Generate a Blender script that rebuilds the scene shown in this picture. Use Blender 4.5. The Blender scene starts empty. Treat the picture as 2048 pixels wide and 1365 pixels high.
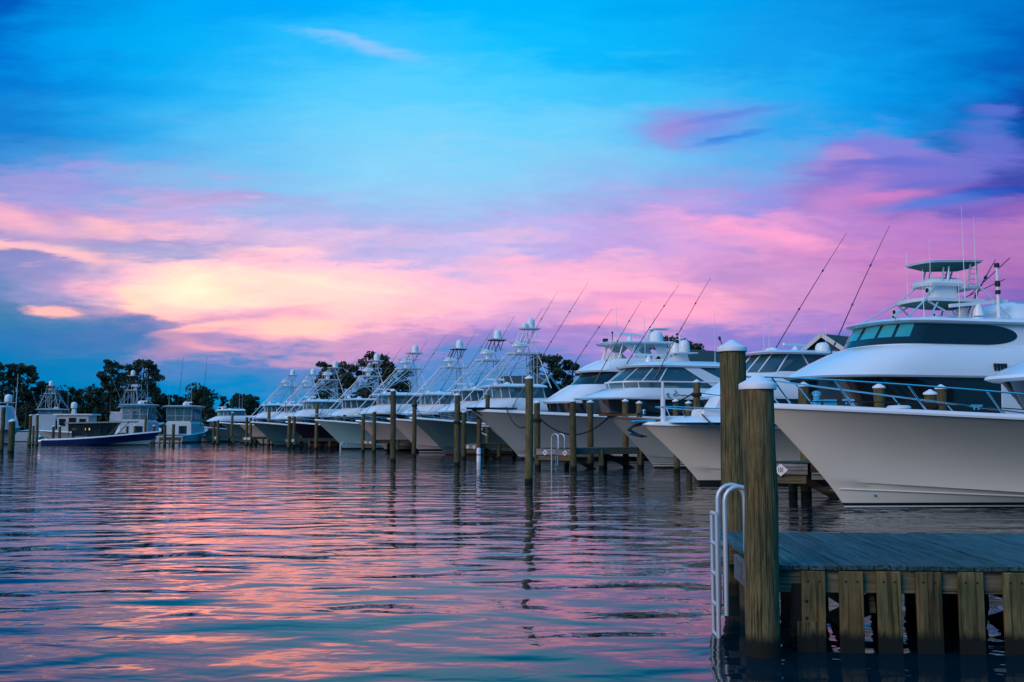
import bpy, bmesh, math, random
from mathutils import Vector, Matrix

R = math.radians
random.seed(7)
SC = bpy.context.scene
COL = SC.collection
PI = math.pi

# ------------------------------------------------------------------ camera
FPX, PITCH, EYE = 1991.0, math.atan(175.5 / 1991.0), 2.0
cam_d = bpy.data.cameras.new('camera')
cam_d.lens = 35.0
cam_d.sensor_width = 36.0
cam_d.clip_start = 0.1
cam_d.clip_end = 8000
cam = bpy.data.objects.new('camera', cam_d)
COL.objects.link(cam)
cam.location = (0, 0, EYE)
cam.rotation_euler = (PI / 2 + PITCH, 0, 0)
SC.camera = cam
SC.render.engine = 'CYCLES'
SC.cycles.use_denoising = True
SC.cycles.max_bounces = 8
SC.cycles.transparent_max_bounces = 12
SC.cycles.caustics_reflective = False
SC.cycles.caustics_refractive = False
SC.view_settings.view_transform = 'Standard'
SC.view_settings.look = 'None'
SC.view_settings.exposure = 0.0
SC.view_settings.gamma = 1.0


def lin(c):
    c = c / 255.0
    return c / 12.92 if c <= 0.04045 else ((c + 0.055) / 1.055) ** 2.4


# ------------------------------------------------------------------ dusk sky (world)
# Rows: tangent of elevation; columns: azimuth.  Colours are the sky's own dusk colours.
SKY = [
    (0, "0,85,190 0,122,224 0,146,240 0,156,248 0,150,250 0,158,252 0,165,255 0,168,255 0,168,255 0,165,252 0,158,248 0,148,240 5,140,235 10,130,228 5,120,220 0,108,208 0,95,195"),
    (90, "0,105,214 0,140,238 0,156,246 5,162,250 20,165,252 40,175,255 55,180,255 40,180,255 20,178,255 10,172,255 10,165,250 15,155,244 20,146,238 15,140,236 8,132,230 0,115,215 0,92,192"),
    (180, "5,105,210 5,130,230 15,150,242 35,165,250 60,178,252 80,188,254 90,192,255 85,192,255 75,190,255 65,185,253 60,178,250 60,168,247 40,160,245 15,150,242 8,138,235 0,115,215 10,80,180"),
    (250, "20,115,215 25,138,230 45,155,240 70,170,246 90,182,250 105,192,252 115,197,253 115,197,254 110,195,254 105,190,252 105,180,248 100,170,245 60,155,240 30,145,238 20,135,232 20,105,205 15,65,165"),
    (310, "60,125,215 70,140,225 80,158,238 95,172,243 110,183,248 125,192,250 135,198,251 138,198,251 135,196,250 128,190,248 120,182,246 110,170,242 85,160,240 120,140,225 110,125,212 60,100,198 50,75,172"),
    (370, "150,150,220 160,155,222 140,165,230 130,175,238 130,182,243 140,190,246 148,195,247 150,195,247 148,192,246 145,184,243 138,176,241 130,166,236 120,155,234 160,118,202 150,108,197 120,92,188 75,70,170"),
    (420, "215,155,205 195,155,212 195,165,218 185,170,224 165,175,232 160,182,238 162,188,242 165,190,243 165,186,240 162,176,237 165,165,232 185,150,222 150,140,222 178,116,200 180,110,195 110,90,190 150,90,185"),
    (462, "180,148,206 205,160,210 225,170,208 234,175,210 215,180,222 190,180,230 180,183,235 180,184,236 185,180,233 188,170,230 195,160,224 225,150,215 222,140,210 185,120,205 185,110,198 170,105,195 185,105,188"),
    (498, "250,175,190 235,170,195 175,155,208 168,160,210 210,178,220 225,185,224 208,182,228 198,182,232 222,180,224 195,166,228 195,155,222 215,145,214 225,140,208 205,125,200 190,110,195 185,105,190 180,105,185"),
    (530, "140,140,200 165,150,205 222,180,210 240,195,210 246,198,215 245,195,218 240,187,218 236,180,218 232,175,219 234,165,215 228,160,214 210,140,210 205,135,205 205,125,200 205,115,190 200,110,185 170,95,180"),
    (570, "115,135,195 165,155,205 238,190,205 252,220,212 253,215,211 250,205,213 246,198,214 241,182,215 245,180,217 249,174,214 245,165,209 226,145,207 210,135,204 208,129,199 195,110,190 180,105,185 150,90,180"),
    (612, "80,120,180 110,130,188 200,155,195 240,190,203 248,200,208 249,202,211 245,190,212 240,178,213 230,165,213 222,152,212 240,160,208 244,154,202 215,135,200 195,125,200 170,110,195 150,100,190 120,95,185"),
    (652, "55,112,178 75,118,185 105,122,190 200,145,190 232,172,198 247,190,204 240,168,203 228,152,205 208,145,211 215,150,211 230,150,205 215,140,205 190,130,205 150,115,200 110,105,200 80,105,205 60,110,210"),
    (692, "22,108,185 36,110,188 80,118,190 195,140,192 195,143,196 212,148,196 200,138,199 150,126,201 138,130,206 168,130,208 150,130,210 145,120,205 130,115,205 100,110,205 60,110,210 30,110,205 30,110,205"),
    (732, "5,112,188 8,112,190 25,115,195 80,120,200 85,120,201 95,125,205 92,125,205 88,125,208 95,125,210 110,125,210 100,125,212 80,115,205 65,112,205 45,110,205 30,110,205 22,108,203 20,106,200"),
    (785, "0,110,185 0,112,190 0,115,195 5,120,202 12,124,205 28,125,205 40,125,205 48,122,203 58,120,202 58,118,200 52,115,200 45,112,200 38,110,200 32,108,200 26,108,200 22,106,198 18,104,195"),
    (858, "0,98,168 0,100,172 0,104,178 0,108,184 5,112,188 14,114,190 22,114,190 28,112,188 34,110,186 34,108,185 32,106,184 28,104,183 24,102,182 20,100,180 16,98,178 12,96,175 10,94,172"),
]


def hdr(c):
    c = list(c)
    if c[0] > c[1] and c[0] > 70:
        c[1] += 0.22 * (c[0] - c[1])
        c[2] = min(255, c[2] + 6)
    c[1] += 15 * max(0.0, min(1.0, (c[2] - c[0] - 50) / 70.0)) * max(0.0, min(1.0, (c[1] - 70) / 40.0))
    r, g, b = (lin(v) for v in c)
    k = 1.0 + 0.22 * max(0.0, min(1.0, (c[0] - 210) / 45.0))
    return (r * k, g * (1 + (k - 1) * 0.16), b)


def lerp_(a, b, t):
    return a + (b - a) * t


def build_world():
    w = bpy.data.worlds.new('World')
    SC.world = w
    w.use_nodes = True
    nt = w.node_tree
    nt.nodes.clear()
    N, LK = nt.nodes.new, nt.links.new

    def math_(op, a, b=None, c=None, clamp=False):
        n = N('ShaderNodeMath')
        n.operation = op
        n.use_clamp = clamp
        for i, v in enumerate((a, b, c)):
            if v is None:
                continue
            if isinstance(v, (int, float)):
                n.inputs[i].default_value = v
            else:
                LK(v, n.inputs[i])
        return n.outputs[0]

    def smooth(v, a, b):
        n = N('ShaderNodeMapRange')
        n.interpolation_type = 'SMOOTHSTEP'
        LK(v, n.inputs[0])
        n.inputs[1].default_value = a
        n.inputs[2].default_value = b
        return n.outputs[0]

    def mix(f, a, b, mode='MIX'):
        n = N('ShaderNodeMix')
        n.data_type = 'RGBA'
        n.blend_type = mode
        n.clamp_result = False
        if isinstance(f, (int, float)):
            n.inputs[0].default_value = f
        else:
            LK(f, n.inputs[0])
        for i, v in ((6, a), (7, b)):
            if isinstance(v, tuple):
                n.inputs[i].default_value = v + (1,)
            else:
                LK(v, n.inputs[i])
        return n.outputs[2]

    tc = N('ShaderNodeTexCoord')
    sep = N('ShaderNodeSeparateXYZ')
    LK(tc.outputs['Generated'], sep.inputs[0])
    dx, dy, dz = sep.outputs
    az = math_('ARCTAN2', dx, dy)
    hz = math_('SQRT', math_('ADD', math_('MULTIPLY', dx, dx), math_('MULTIPLY', dy, dy)))
    cz = math_('MAXIMUM', math_('COSINE', az), 0.75)
    v0 = math_('DIVIDE', math_('DIVIDE', dz, math_('MAXIMUM', hz, 0.02)), cz)

    comb = N('ShaderNodeCombineXYZ')
    LK(az, comb.inputs[0])
    LK(v0, comb.inputs[1])

    def noise(sx, sy, scale, detail, rough, rot=0.0, off=0.0, col=False, dist=0.0):
        mp = N('ShaderNodeMapping')
        mp.inputs['Location'].default_value = (off, off * 0.7, off * 1.3)
        mp.inputs['Rotation'].default_value = (0, 0, rot)
        mp.inputs['Scale'].default_value = (sx, sy, 1)
        LK(comb.outputs[0], mp.inputs[0])
        n = N('ShaderNodeTexNoise')
        n.inputs['Scale'].default_value = scale
        n.inputs['Detail'].default_value = detail
        n.inputs['Roughness'].default_value = rough
        n.inputs['Distortion'].default_value = dist
        LK(mp.outputs[0], n.inputs['Vector'])
        return n.outputs['Color' if col else 'Fac']

    # wispy warp of the coordinates
    n1 = noise(1.0, 3.6, 5.0, 6, 0.56, 0.16, 3.1, dist=0.35)
    n2 = noise(1.0, 3.0, 11.0, 5, 0.6, 0.12, 9.4, dist=0.3)
    n3 = noise(1.0, 7.0, 9.0, 5, 0.6, 0.22, 17.7)
    wv = math_('ADD', math_('MULTIPLY', math_('SUBTRACT', n1, 0.5), 0.085),
               math_('ADD', math_('MULTIPLY', math_('SUBTRACT', n2, 0.5), 0.030),
                     math_('MULTIPLY', math_('SUBTRACT', n3, 0.5), 0.035)))
    n4 = noise(1.0, 4.5, 34.0, 4, 0.6, 0.2, 5.5)
    wv = math_('ADD', wv, math_('MULTIPLY', math_('SUBTRACT', n4, 0.5), 0.027))
    v = math_('ADD', v0, wv)
    u = math_('ADD', az, math_('MULTIPLY', math_('SUBTRACT', n2, 0.5), 0.16))
    HALF = R(60)
    uf = math_('ADD', math_('MULTIPLY', u, 0.5 / HALF), 0.5, clamp=True)

    def v_of(y):
        return math.tan(PITCH + math.atan((682.5 - y) / FPX))

    def az_of(x, y):
        yy = (682.5 - y) / FPX
        return math.atan((x - 1024) / FPX / (math.cos(PITCH) - yy * math.sin(PITCH)))

    prev, pv = None, None
    for y, txt in SKY:
        cols = [tuple(float(q) for q in s.split(',')) for s in txt.split()]
        rp = N('ShaderNodeValToRGB')
        rp.color_ramp.interpolation = 'LINEAR'
        els = rp.color_ramp.elements
        mean = [0.5 * (a + b) for a, b in zip(cols[0], cols[-1])]
        end = tuple(lerp_(a, b, 0.7) for a, b in zip(mean, (42, 140, 215)))   # away from the sunset the dusk turns plain blue
        stops = [(0.0, end)] + [(0.5 + az_of(i * 128, y) * 0.5 / HALF, c) for i, c in enumerate(cols)] + [(1.0, end)]
        while len(els) < len(stops):
            els.new(0.5)
        for e, (p, c) in zip(els, stops):
            e.position = p
        for e, (p, c) in zip(els, stops):
            h = hdr(c)
            e.color = tuple(min(1.0, q * 0.5) for q in h) + (1,)
        LK(uf, rp.inputs[0])
        c2 = mix(1.0, rp.outputs[0], (2, 2, 2), 'MULTIPLY')
        vy = v_of(y)
        if prev is None:
            prev = mix(smooth(v, 0.75, vy), (0.012, 0.42, 1.02), c2)
        else:
            prev = mix(smooth(v, pv, vy), prev, c2)
        pv = vy
    sky = prev

    # single clouds: soft ellipses in direction space, frayed by the same noise
    fray = math_('ADD', math_('MULTIPLY', math_('SUBTRACT', n1, 0.5), 1.7), math_('MULTIPLY', math_('SUBTRACT', n3, 0.5), 2.1))

    def blob(x, y, rx, ry, ang, colr, k, edge=0.9, fr=1.0):
        nonlocal sky
        a0, b0 = az_of(x, y), v_of(y)
        ca, sa = math.cos(R(ang)), math.sin(R(ang))
        du, dv = math_('SUBTRACT', math_('ADD', math_('MULTIPLY', az, 0.6), math_('MULTIPLY', u, 0.4)), a0), math_('SUBTRACT', math_('ADD', v0, math_('MULTIPLY', wv, 0.28)), b0)
        p_ = math_('ADD', math_('MULTIPLY', du, ca * FPX / rx), math_('MULTIPLY', dv, sa * FPX / rx))
        q_ = math_('ADD', math_('MULTIPLY', du, -sa * FPX / ry), math_('MULTIPLY', dv, ca * FPX / ry))
        d = math_('SQRT', math_('ADD', math_('MULTIPLY', p_, p_), math_('MULTIPLY', q_, q_)))
        d = math_('ADD', d, math_('MULTIPLY', fray, fr))
        m = math_('MULTIPLY', smooth(d, 1.0 + edge * 0.5, 1.0 - edge), k)
        sky = mix(m, sky, tuple(colr))

    def C(r, g, b, k=1.0):
        return (lin(r) * k, lin(g) * k, lin(b) * k)

    blob(725, 95, 105, 15, -15, C(150, 200, 252), 0.75, 0.95, 0.5)
    blob(1405, 250, 120, 50, 3, C(125, 140, 228), 0.8, 0.95, 0.7)
    blob(1350, 262, 55, 38, 0, C(165, 140, 218), 0.7, 0.95, 0.6)
    blob(1460, 232, 110, 9, 10, C(75, 135, 225), 0.55, 0.9, 0.5)
    blob(1470, 272, 80, 10, 14, C(30, 128, 228), 0.7, 0.9, 0.5)
    blob(1420, 365, 130, 22, -2, C(150, 160, 230), 0.45, 0.95, 0.7)
    blob(1760, 300, 125, 30, -10, C(130, 128, 220), 0.9, 0.42, 0.55)
    blob(1690, 325, 55, 42, 0, C(172, 140, 215), 0.85, 0.45, 0.55)
    blob(1850, 345, 190, 36, 6, C(122, 118, 212), 0.85, 0.45, 0.7)
    blob(1770, 330, 120, 9, 0, C(88, 112, 215), 0.6, 0.9, 0.6)
    blob(1830, 372, 130, 10, 8, C(96, 110, 212), 0.55, 0.9, 0.6)
    blob(1985, 285, 60, 36, -30, C(108, 118, 215), 0.75, 0.7, 0.6)
    blob(1990, 226, 42, 15, 0, C(95, 115, 215), 0.75, 0.7, 0.5)
    blob(1775, 238, 22, 12, 0, C(60, 150, 235), 0.7, 0.8, 0.4)
    blob(1990, 380, 120, 13, 6, C(20, 80, 190), 0.8, 0.8, 0.5)
    blob(1690, 400, 75, 30, 22, C(200, 140, 212), 0.7, 0.8, 0.5)
    blob(1780, 392, 60, 12, 10, C(215, 130, 200), 0.7, 0.8, 0.4)
    blob(1870, 405, 110, 15, 10, C(66, 128, 222), 0.75, 0.8, 0.5)
    blob(1960, 405, 110, 12, 10, C(130, 118, 210), 0.6, 0.9, 0.6)
    blob(100, 503, 150, 12, -10, C(255, 190, 190, 1.2), 0.95, 0.75, 0.25)
    blob(330, 508, 250, 15, -4, C(160, 168, 218), 0.75, 0.9, 0.35)
    blob(60, 475, 170, 12, -8, C(150, 150, 212), 0.6, 0.9, 0.35)
    blob(50, 530, 160, 10, -6, C(140, 148, 208), 0.6, 0.9, 0.35)
    blob(40, 440, 80, 24, -20, C(255, 182, 195, 1.1), 0.7, 0.9, 0.4)
    blob(205, 458, 60, 18, -20, C(255, 190, 195, 1.1), 0.7, 0.9, 0.4)
    blob(380, 405, 140, 9, 4, C(185, 165, 215), 0.5, 0.9, 0.5)
    blob(570, 580, 330, 52, 0, (2.7, 0.74, 0.60), 0.65, 0.95, 0.55)
    blob(410, 578, 125, 46, 0, (3.0, 0.90, 0.64), 0.8, 0.98, 0.5)
    blob(390, 572, 42, 34, 0, (3.2, 0.98, 0.70), 0.7, 0.98, 0.2)
    blob(640, 560, 190, 9, -9, (2.4, 0.82, 0.68), 0.6, 0.9, 0.4)
    blob(290, 605, 60, 22, -30, (1.7, 0.80, 0.55), 0.7, 0.8, 0.4)
    blob(345, 630, 55, 15, -12, (1.5, 0.66, 0.58), 0.7, 0.8, 0.5)
    blob(540, 634, 110, 14, -2, C(200, 165, 208), 0.65, 0.85, 0.5)
    blob(110, 620, 55, 15, -4, (1.25, 0.56, 0.52), 0.95, 0.5, 0.4)
    blob(395, 662, 95, 11, 8, (1.5, 0.62, 0.54), 0.9, 0.6, 0.4)
    blob(590, 660, 100, 22, 0, (1.7, 0.70, 0.56), 0.85, 0.7, 0.5)
    blob(390, 690, 90, 9, -14, (1.2, 0.46, 0.52), 0.6, 0.8, 0.4)
    blob(350, 690, 60, 20, 20, (0.9, 0.38, 0.52), 0.5, 0.9, 0.5)
    blob(180, 680, 210, 28, 0, C(70, 122, 188), 0.65, 0.9, 0.5)
    blob(870, 600, 170, 18, 3, (1.5, 0.58, 0.66), 0.55, 0.9, 0.7)
    blob(800, 625, 160, 9, 2, (1.6, 0.64, 0.64), 0.55, 0.9, 0.5)
    blob(1190, 575, 190, 26, -4, (1.5, 0.50, 0.68), 0.55, 0.9, 0.8)
    blob(1290, 596, 130, 9, -2, C(205, 150, 215), 0.6, 0.9, 0.6)
    blob(1330, 622, 130, 20, -6, (1.35, 0.42, 0.62), 0.55, 0.9, 0.7)
    blob(1180, 648, 70, 14, 6, (1.35, 0.44, 0.60), 0.65, 0.9, 0.6)
    blob(1160, 664, 90, 7, 2, C(150, 130, 208), 0.6, 0.9, 0.5)
    blob(1530, 470, 190, 17, -13, (1.1, 0.40, 0.66), 0.6, 0.9, 0.6)
    blob(1460, 500, 120, 8, -10, C(190, 155, 222), 0.5, 0.9, 0.5)
    blob(1040, 515, 60, 11, 10, (1.2, 0.50, 0.68), 0.6, 0.8, 0.5)
    blob(880, 515, 130, 12, -8, C(205, 180, 228), 0.5, 0.9, 0.5)

    # fine streaks inside the pink and purple cloud, none in the clear blue
    n5 = noise(1.0, 5.0, 20.0, 6, 0.66, 0.14, 2.2, dist=0.4)
    n6 = noise(1.0, 2.6, 9.0, 6, 0.62, -0.2, 7.7, dist=0.6)
    sc_ = N('ShaderNodeSeparateColor')
    LK(sky, sc_.inputs[0])
    amt = math_('MULTIPLY', smooth(sc_.outputs[0], 0.10, 0.45), 0.42)
    val = math_('ADD', math_('MULTIPLY', n5, 0.9), math_('ADD', math_('MULTIPLY', n6, 0.9), 0.10))
    gr = N('ShaderNodeCombineColor')
    LK(val, gr.inputs[0])
    LK(math_('ADD', math_('MULTIPLY', val, 0.75), 0.25), gr.inputs[1])
    LK(math_('ADD', math_('MULTIPLY', val, 0.35), 0.65), gr.inputs[2])
    sky = mix(amt, sky, mix(1.0, sky, gr.outputs[0], 'MULTIPLY'))

    bg = N('ShaderNodeBackground')
    LK(sky, bg.inputs[0])
    bg.inputs[1].default_value = 1.0
    out = N('ShaderNodeOutputWorld')
    LK(bg.outputs[0], out.inputs[0])
    w.cycles.sampling_method = 'MANUAL'
    w.cycles.sample_map_resolution = 1024


build_world()

# wide warm sun lamp from behind-left, added to brighten hulls and decks
added_sun_d = bpy.data.lights.new('sun', 'SUN')
added_sun_d.energy = 1.6
added_sun_d.angle = R(35)
added_sun_d.color = (1.0, 0.74, 0.58)
sun = bpy.data.objects.new('sun', added_sun_d)
COL.objects.link(sun)
sd = Vector((-0.66, -0.58, 0.44))
sun.rotation_euler = sd.to_track_quat('Z', 'Y').to_euler()


# ------------------------------------------------------------------ geometry helpers
def ray(px, py):
    x, y = (px - 1024) / FPX, (682.5 - py) / FPX
    return Vector((x, math.cos(PITCH) - y * math.sin(PITCH), math.sin(PITCH) + y * math.cos(PITCH)))


def at(px, py, Y):
    d = ray(px, py)
    return Vector((0, 0, EYE)) + d * (Y / d.y)


def at_z(px, Y, z):
    dep = Y * math.cos(PITCH) + (z - EYE) * math.sin(PITCH)
    return Vector(((px - 1024) / FPX * dep, Y, z))


class MB:
    def __init__(self):
        self.v, self.f = [], []

    def add(self, vs, fs):
        o = len(self.v)
        self.v += [tuple(p) for p in vs]
        self.f += [tuple(i + o for i in f) for f in fs]

    def loft(self, rings, close=True, cap0=True, cap1=True):
        n = len(rings[0])
        vs = [p for r in rings for p in r]
        fs = []
        for i in range(len(rings) - 1):
            for j in range(n if close else n - 1):
                k = (j + 1) % n
                fs.append((i * n + j, i * n + k, (i + 1) * n + k, (i + 1) * n + j))
        if cap0:
            fs.append(tuple(range(n - 1, -1, -1)))
        if cap1:
            fs.append(tuple((len(rings) - 1) * n + j for j in range(n)))
        self.add(vs, fs)

    def tube(self, pts, r, n=6):
        pts = [Vector(p) for p in pts]
        rs = r if isinstance(r, (list, tuple)) else [r] * len(pts)
        rings, up = [], None
        for i, p in enumerate(pts):
            t = (pts[min(i + 1, len(pts) - 1)] - pts[max(i - 1, 0)]).normalized()
            if up is None:
                up = Vector((0, 0, 1)) if abs(t.z) < 0.9 else Vector((0, 1, 0))
            a = t.cross(up)
            if a.length < 1e-5:
                a = t.orthogonal()
            a.normalize()
            b = a.cross(t).normalized()
            up = b
            rings.append([p + (a * math.cos(2 * PI * k / n) + b * math.sin(2 * PI * k / n)) * rs[i] for k in range(n)])
        self.loft(rings)

    def box(self, c, s, rz=0.0, M=None):
        x, y, z = s[0] / 2, s[1] / 2, s[2] / 2
        vs = [Vector((a * x, b * y, d * z)) for d in (-1, 1) for b in (-1, 1) for a in (-1, 1)]
        m = M if M is not None else Matrix.Rotation(rz, 3, 'Z')
        vs = [m @ q + Vector(c) for q in vs]
        self.add(vs, [(0, 2, 3, 1), (4, 5, 7, 6), (0, 1, 5, 4), (1, 3, 7, 5), (3, 2, 6, 7), (2, 0, 4, 6)])

    def beam(self, a, b, w, h):
        a, b = Vector(a), Vector(b)
        d = b - a
        x = d.normalized()
        y = Vector((0, 0, 1)).cross(x)
        y = y.normalized() if y.length > 1e-4 else Vector((0, 1, 0))
        z = x.cross(y)
        self.box((a + b) / 2, (d.length, w, h), M=Matrix((x, y, z)).transposed())

    def lathe(self, prof, c=(0, 0, 0), n=14, cap0=True, cap1=True):
        self.loft([[(c[0] + r * math.cos(2 * PI * k / n), c[1] + r * math.sin(2 * PI * k / n), c[2] + z) for k in range(n)] for r, z in prof], True, cap0, cap1)

    def build(self, name, mat, parent=None, ang=35, bevel=0.0):
        me = bpy.data.meshes.new(name)
        me.from_pydata(self.v, [], self.f)
        if bevel > 0:
            bm = bmesh.new()
            bm.from_mesh(me)
            bmesh.ops.bevel(bm, geom=bm.edges[:], offset=bevel, segments=1, affect='EDGES', profile=0.5)
            bm.to_mesh(me)
            bm.free()
        me.validate()
        me.update()
        if ang:
            for p in me.polygons:
                p.use_smooth = True
            me.set_sharp_from_angle(angle=R(ang))
        o = bpy.data.objects.new(name, me)
        if mat is not None:
            me.materials.append(mat)
        COL.objects.link(o)
        if parent is not None:
            o.parent = parent
        return o


def tag(o, label=None, cat=None, group=None, kind=None):
    for k, v in (('label', label), ('category', cat), ('group', group), ('kind', kind)):
        if v:
            o[k] = v
    return o


def empty(name, loc=(0, 0, 0), rz=0.0, label=None, cat=None, group=None):
    o = bpy.data.objects.new(name, None)
    o.empty_display_size = 0.3
    COL.objects.link(o)
    o.location = loc
    o.rotation_euler = (0, 0, rz)
    return tag(o, label, cat, group)


KIDS = {}


def copy_tree(o, parent=None):
    c = o.copy()
    COL.objects.link(c)
    if parent is not None:
        c.parent = parent
    for ch in [q for q in COL.objects if q.parent is o]:
        copy_tree(ch, c)
    return c


# ------------------------------------------------------------------ materials
def mat(name, col, rough=0.5, metal=0.0, var=0.0, vscale=3.0, stretch=(1, 1, 1), bump=0.0, coat=0.0, spec=0.5):
    m = bpy.data.materials.new(name)
    m.use_nodes = True
    nt = m.node_tree
    b = nt.nodes['Principled BSDF']
    b.inputs['Base Color'].default_value = (*col, 1)
    b.inputs['Roughness'].default_value = rough
    b.inputs['Metallic'].default_value = metal
    b.inputs['Coat Weight'].default_value = coat
    b.inputs['Coat Roughness'].default_value = 0.05
    b.inputs['Specular IOR Level'].default_value = spec
    if var > 0 or bump > 0:
        tc = nt.nodes.new('ShaderNodeTexCoord')
        mp = nt.nodes.new('ShaderNodeMapping')
        mp.inputs['Scale'].default_value = stretch
        nt.links.new(tc.outputs['Object'], mp.inputs[0])
        n = nt.nodes.new('ShaderNodeTexNoise')
        n.inputs['Scale'].default_value = vscale
        n.inputs['Detail'].default_value = 6
        n.inputs['Roughness'].default_value = 0.6
        nt.links.new(mp.outputs[0], n.inputs['Vector'])
        if var > 0:
            mx = nt.nodes.new('ShaderNodeMix')
            mx.data_type = 'RGBA'
            mx.inputs[6].default_value = (*[c * (1 - var) for c in col], 1)
            mx.inputs[7].default_value = (*[min(1, c * (1 + var)) for c in col], 1)
            nt.links.new(n.outputs['Fac'], mx.inputs[0])
            nt.links.new(mx.outputs[2], b.inputs['Base Color'])
        if bump > 0:
            bp = nt.nodes.new('ShaderNodeBump')
            bp.inputs['Strength'].default_value = bump
            bp.inputs['Distance'].default_value = 0.02
            nt.links.new(n.outputs['Fac'], bp.inputs['Height'])
            nt.links.new(bp.outputs[0], b.inputs['Normal'])
    return m


def wood(name, dark, light, wet=True, grain=(13, 13, 1.1), green=0.5, bump=0.7):
    """Weathered timber: long grain, blotches of green algae and, on what stands in the water, a dark wet band."""
    m = bpy.data.materials.new(name)
    m.use_nodes = True
    nt = m.node_tree
    N, LK = nt.nodes.new, nt.links.new
    b = nt.nodes['Principled BSDF']
    b.inputs['Roughness'].default_value = 0.85
    b.inputs['Specular IOR Level'].default_value = 0.25
    tc = N('ShaderNodeTexCoord')
    oi = N('ShaderNodeObjectInfo')
    ad = N('ShaderNodeVectorMath')
    sc = N('ShaderNodeVectorMath')
    sc.operation = 'SCALE'
    LK(oi.outputs['Random'], sc.inputs['Scale'])
    sc.inputs[0].default_value = (37, 53, 11)
    LK(tc.outputs['Object'], ad.inputs[0])
    LK(sc.outputs[0], ad.inputs[1])
    mp = N('ShaderNodeMapping')
    mp.inputs['Scale'].default_value = grain
    LK(ad.outputs[0], mp.inputs[0])
    n = N('ShaderNodeTexNoise')
    n.inputs['Scale'].default_value = 3.2
    n.inputs['Detail'].default_value = 8
    n.inputs['Roughness'].default_value = 0.68
    LK(mp.outputs[0], n.inputs['Vector'])
    rp = N('ShaderNodeValToRGB')
    rp.color_ramp.elements[0].position = 0.33
    rp.color_ramp.elements[0].color = (*dark, 1)
    rp.color_ramp.elements[1].position = 0.68
    rp.color_ramp.elements[1].color = (*light, 1)
    LK(n.outputs['Fac'], rp.inputs[0])
    n2 = N('ShaderNodeTexNoise')
    n2.inputs['Scale'].default_value = 2.3
    n2.inputs['Detail'].default_value = 4
    LK(ad.outputs[0], n2.inputs['Vector'])
    mx = N('ShaderNodeMix')
    mx.data_type = 'RGBA'
    mr = N('ShaderNodeMapRange')
    LK(n2.outputs['Fac'], mr.inputs[0])
    mr.inputs[1].default_value = 0.42
    mr.inputs[2].default_value = 0.72
    mr.inputs[4].default_value = green
    LK(mr.outputs[0], mx.inputs[0])
    LK(rp.outputs[0], mx.inputs[6])
    mx.inputs[7].default_value = (0.035, 0.055, 0.022, 1)
    mp3 = N('ShaderNodeMapping')
    mp3.inputs['Scale'].default_value = tuple(g * (2.2 if g > 2 else 0.55) for g in grain)
    LK(ad.outputs[0], mp3.inputs[0])
    n3 = N('ShaderNodeTexNoise')
    n3.inputs['Scale'].default_value = 2.0
    n3.inputs['Detail'].default_value = 3
    LK(mp3.outputs[0], n3.inputs['Vector'])
    ck = N('ShaderNodeValToRGB')
    ck.color_ramp.elements[0].position = 0.40
    ck.color_ramp.elements[0].color = (0.22, 0.22, 0.22, 1)
    ck.color_ramp.elements[1].position = 0.455
    ck.color_ramp.elements[1].color = (1, 1, 1, 1)
    LK(n3.outputs['Fac'], ck.inputs[0])
    mc = N('ShaderNodeMix')
    mc.data_type = 'RGBA'
    mc.blend_type = 'MULTIPLY'
    mc.inputs[0].default_value = 0.8
    LK(mx.outputs[2], mc.inputs[6])
    LK(ck.outputs[0], mc.inputs[7])
    n4 = N('ShaderNodeTexNoise')
    n4.inputs['Scale'].default_value = 1.25
    n4.inputs['Detail'].default_value = 5
    n4.inputs['Roughness'].default_value = 0.7
    LK(ad.outputs[0], n4.inputs['Vector'])
    br = N('ShaderNodeMapRange')
    LK(n4.outputs['Fac'], br.inputs[0])
    br.inputs[1].default_value = 0.52
    br.inputs[2].default_value = 0.72
    br.inputs[4].default_value = 0.5 if wet else 0.0
    mb_ = N('ShaderNodeMix')
    mb_.data_type = 'RGBA'
    LK(br.outputs[0], mb_.inputs[0])
    LK(mc.outputs[2], mb_.inputs[6])
    mb_.inputs[7].default_value = (0.20, 0.085, 0.022, 1)
    hue = N('ShaderNodeHueSaturation')
    LK(mb_.outputs[2], hue.inputs['Color'])
    rv = N('ShaderNodeMapRange')
    LK(oi.outputs['Random'], rv.inputs[0])
    rv.inputs[3].default_value = 0.78
    rv.inputs[4].default_value = 1.22
    LK(rv.outputs[0], hue.inputs['Value'])
    last = hue.outputs[0]
    if wet:
        geo = N('ShaderNodeNewGeometry')
        sp = N('ShaderNodeSeparateXYZ')
        LK(geo.outputs['Position'], sp.inputs[0])
        na = N('ShaderNodeMath')
        na.operation = 'MULTIPLY_ADD'
        LK(n.outputs['Fac'], na.inputs[0])
        na.inputs[1].default_value = -0.22
        LK(sp.outputs[2], na.inputs[2])
        w = N('ShaderNodeMapRange')
        LK(na.outputs[0], w.inputs[0])
        w.inputs[1].default_value = 0.10
        w.inputs[2].default_value = 0.02
        m2 = N('ShaderNodeMix')
        m2.data_type = 'RGBA'
        LK(w.outputs[0], m2.inputs[0])
        LK(last, m2.inputs[6])
        m2.inputs[7].default_value = (0.010, 0.012, 0.009, 1)
        last = m2.outputs[2]
    LK(last, b.inputs['Base Color'])
    bp = N('ShaderNodeBump')
    bp.inputs['Strength'].default_value = bump
    bp.inputs['Distance'].default_value = 0.015
    LK(n.outputs['Fac'], bp.inputs['Height'])
    LK(bp.outputs[0], b.inputs['Normal'])
    return m


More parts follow.
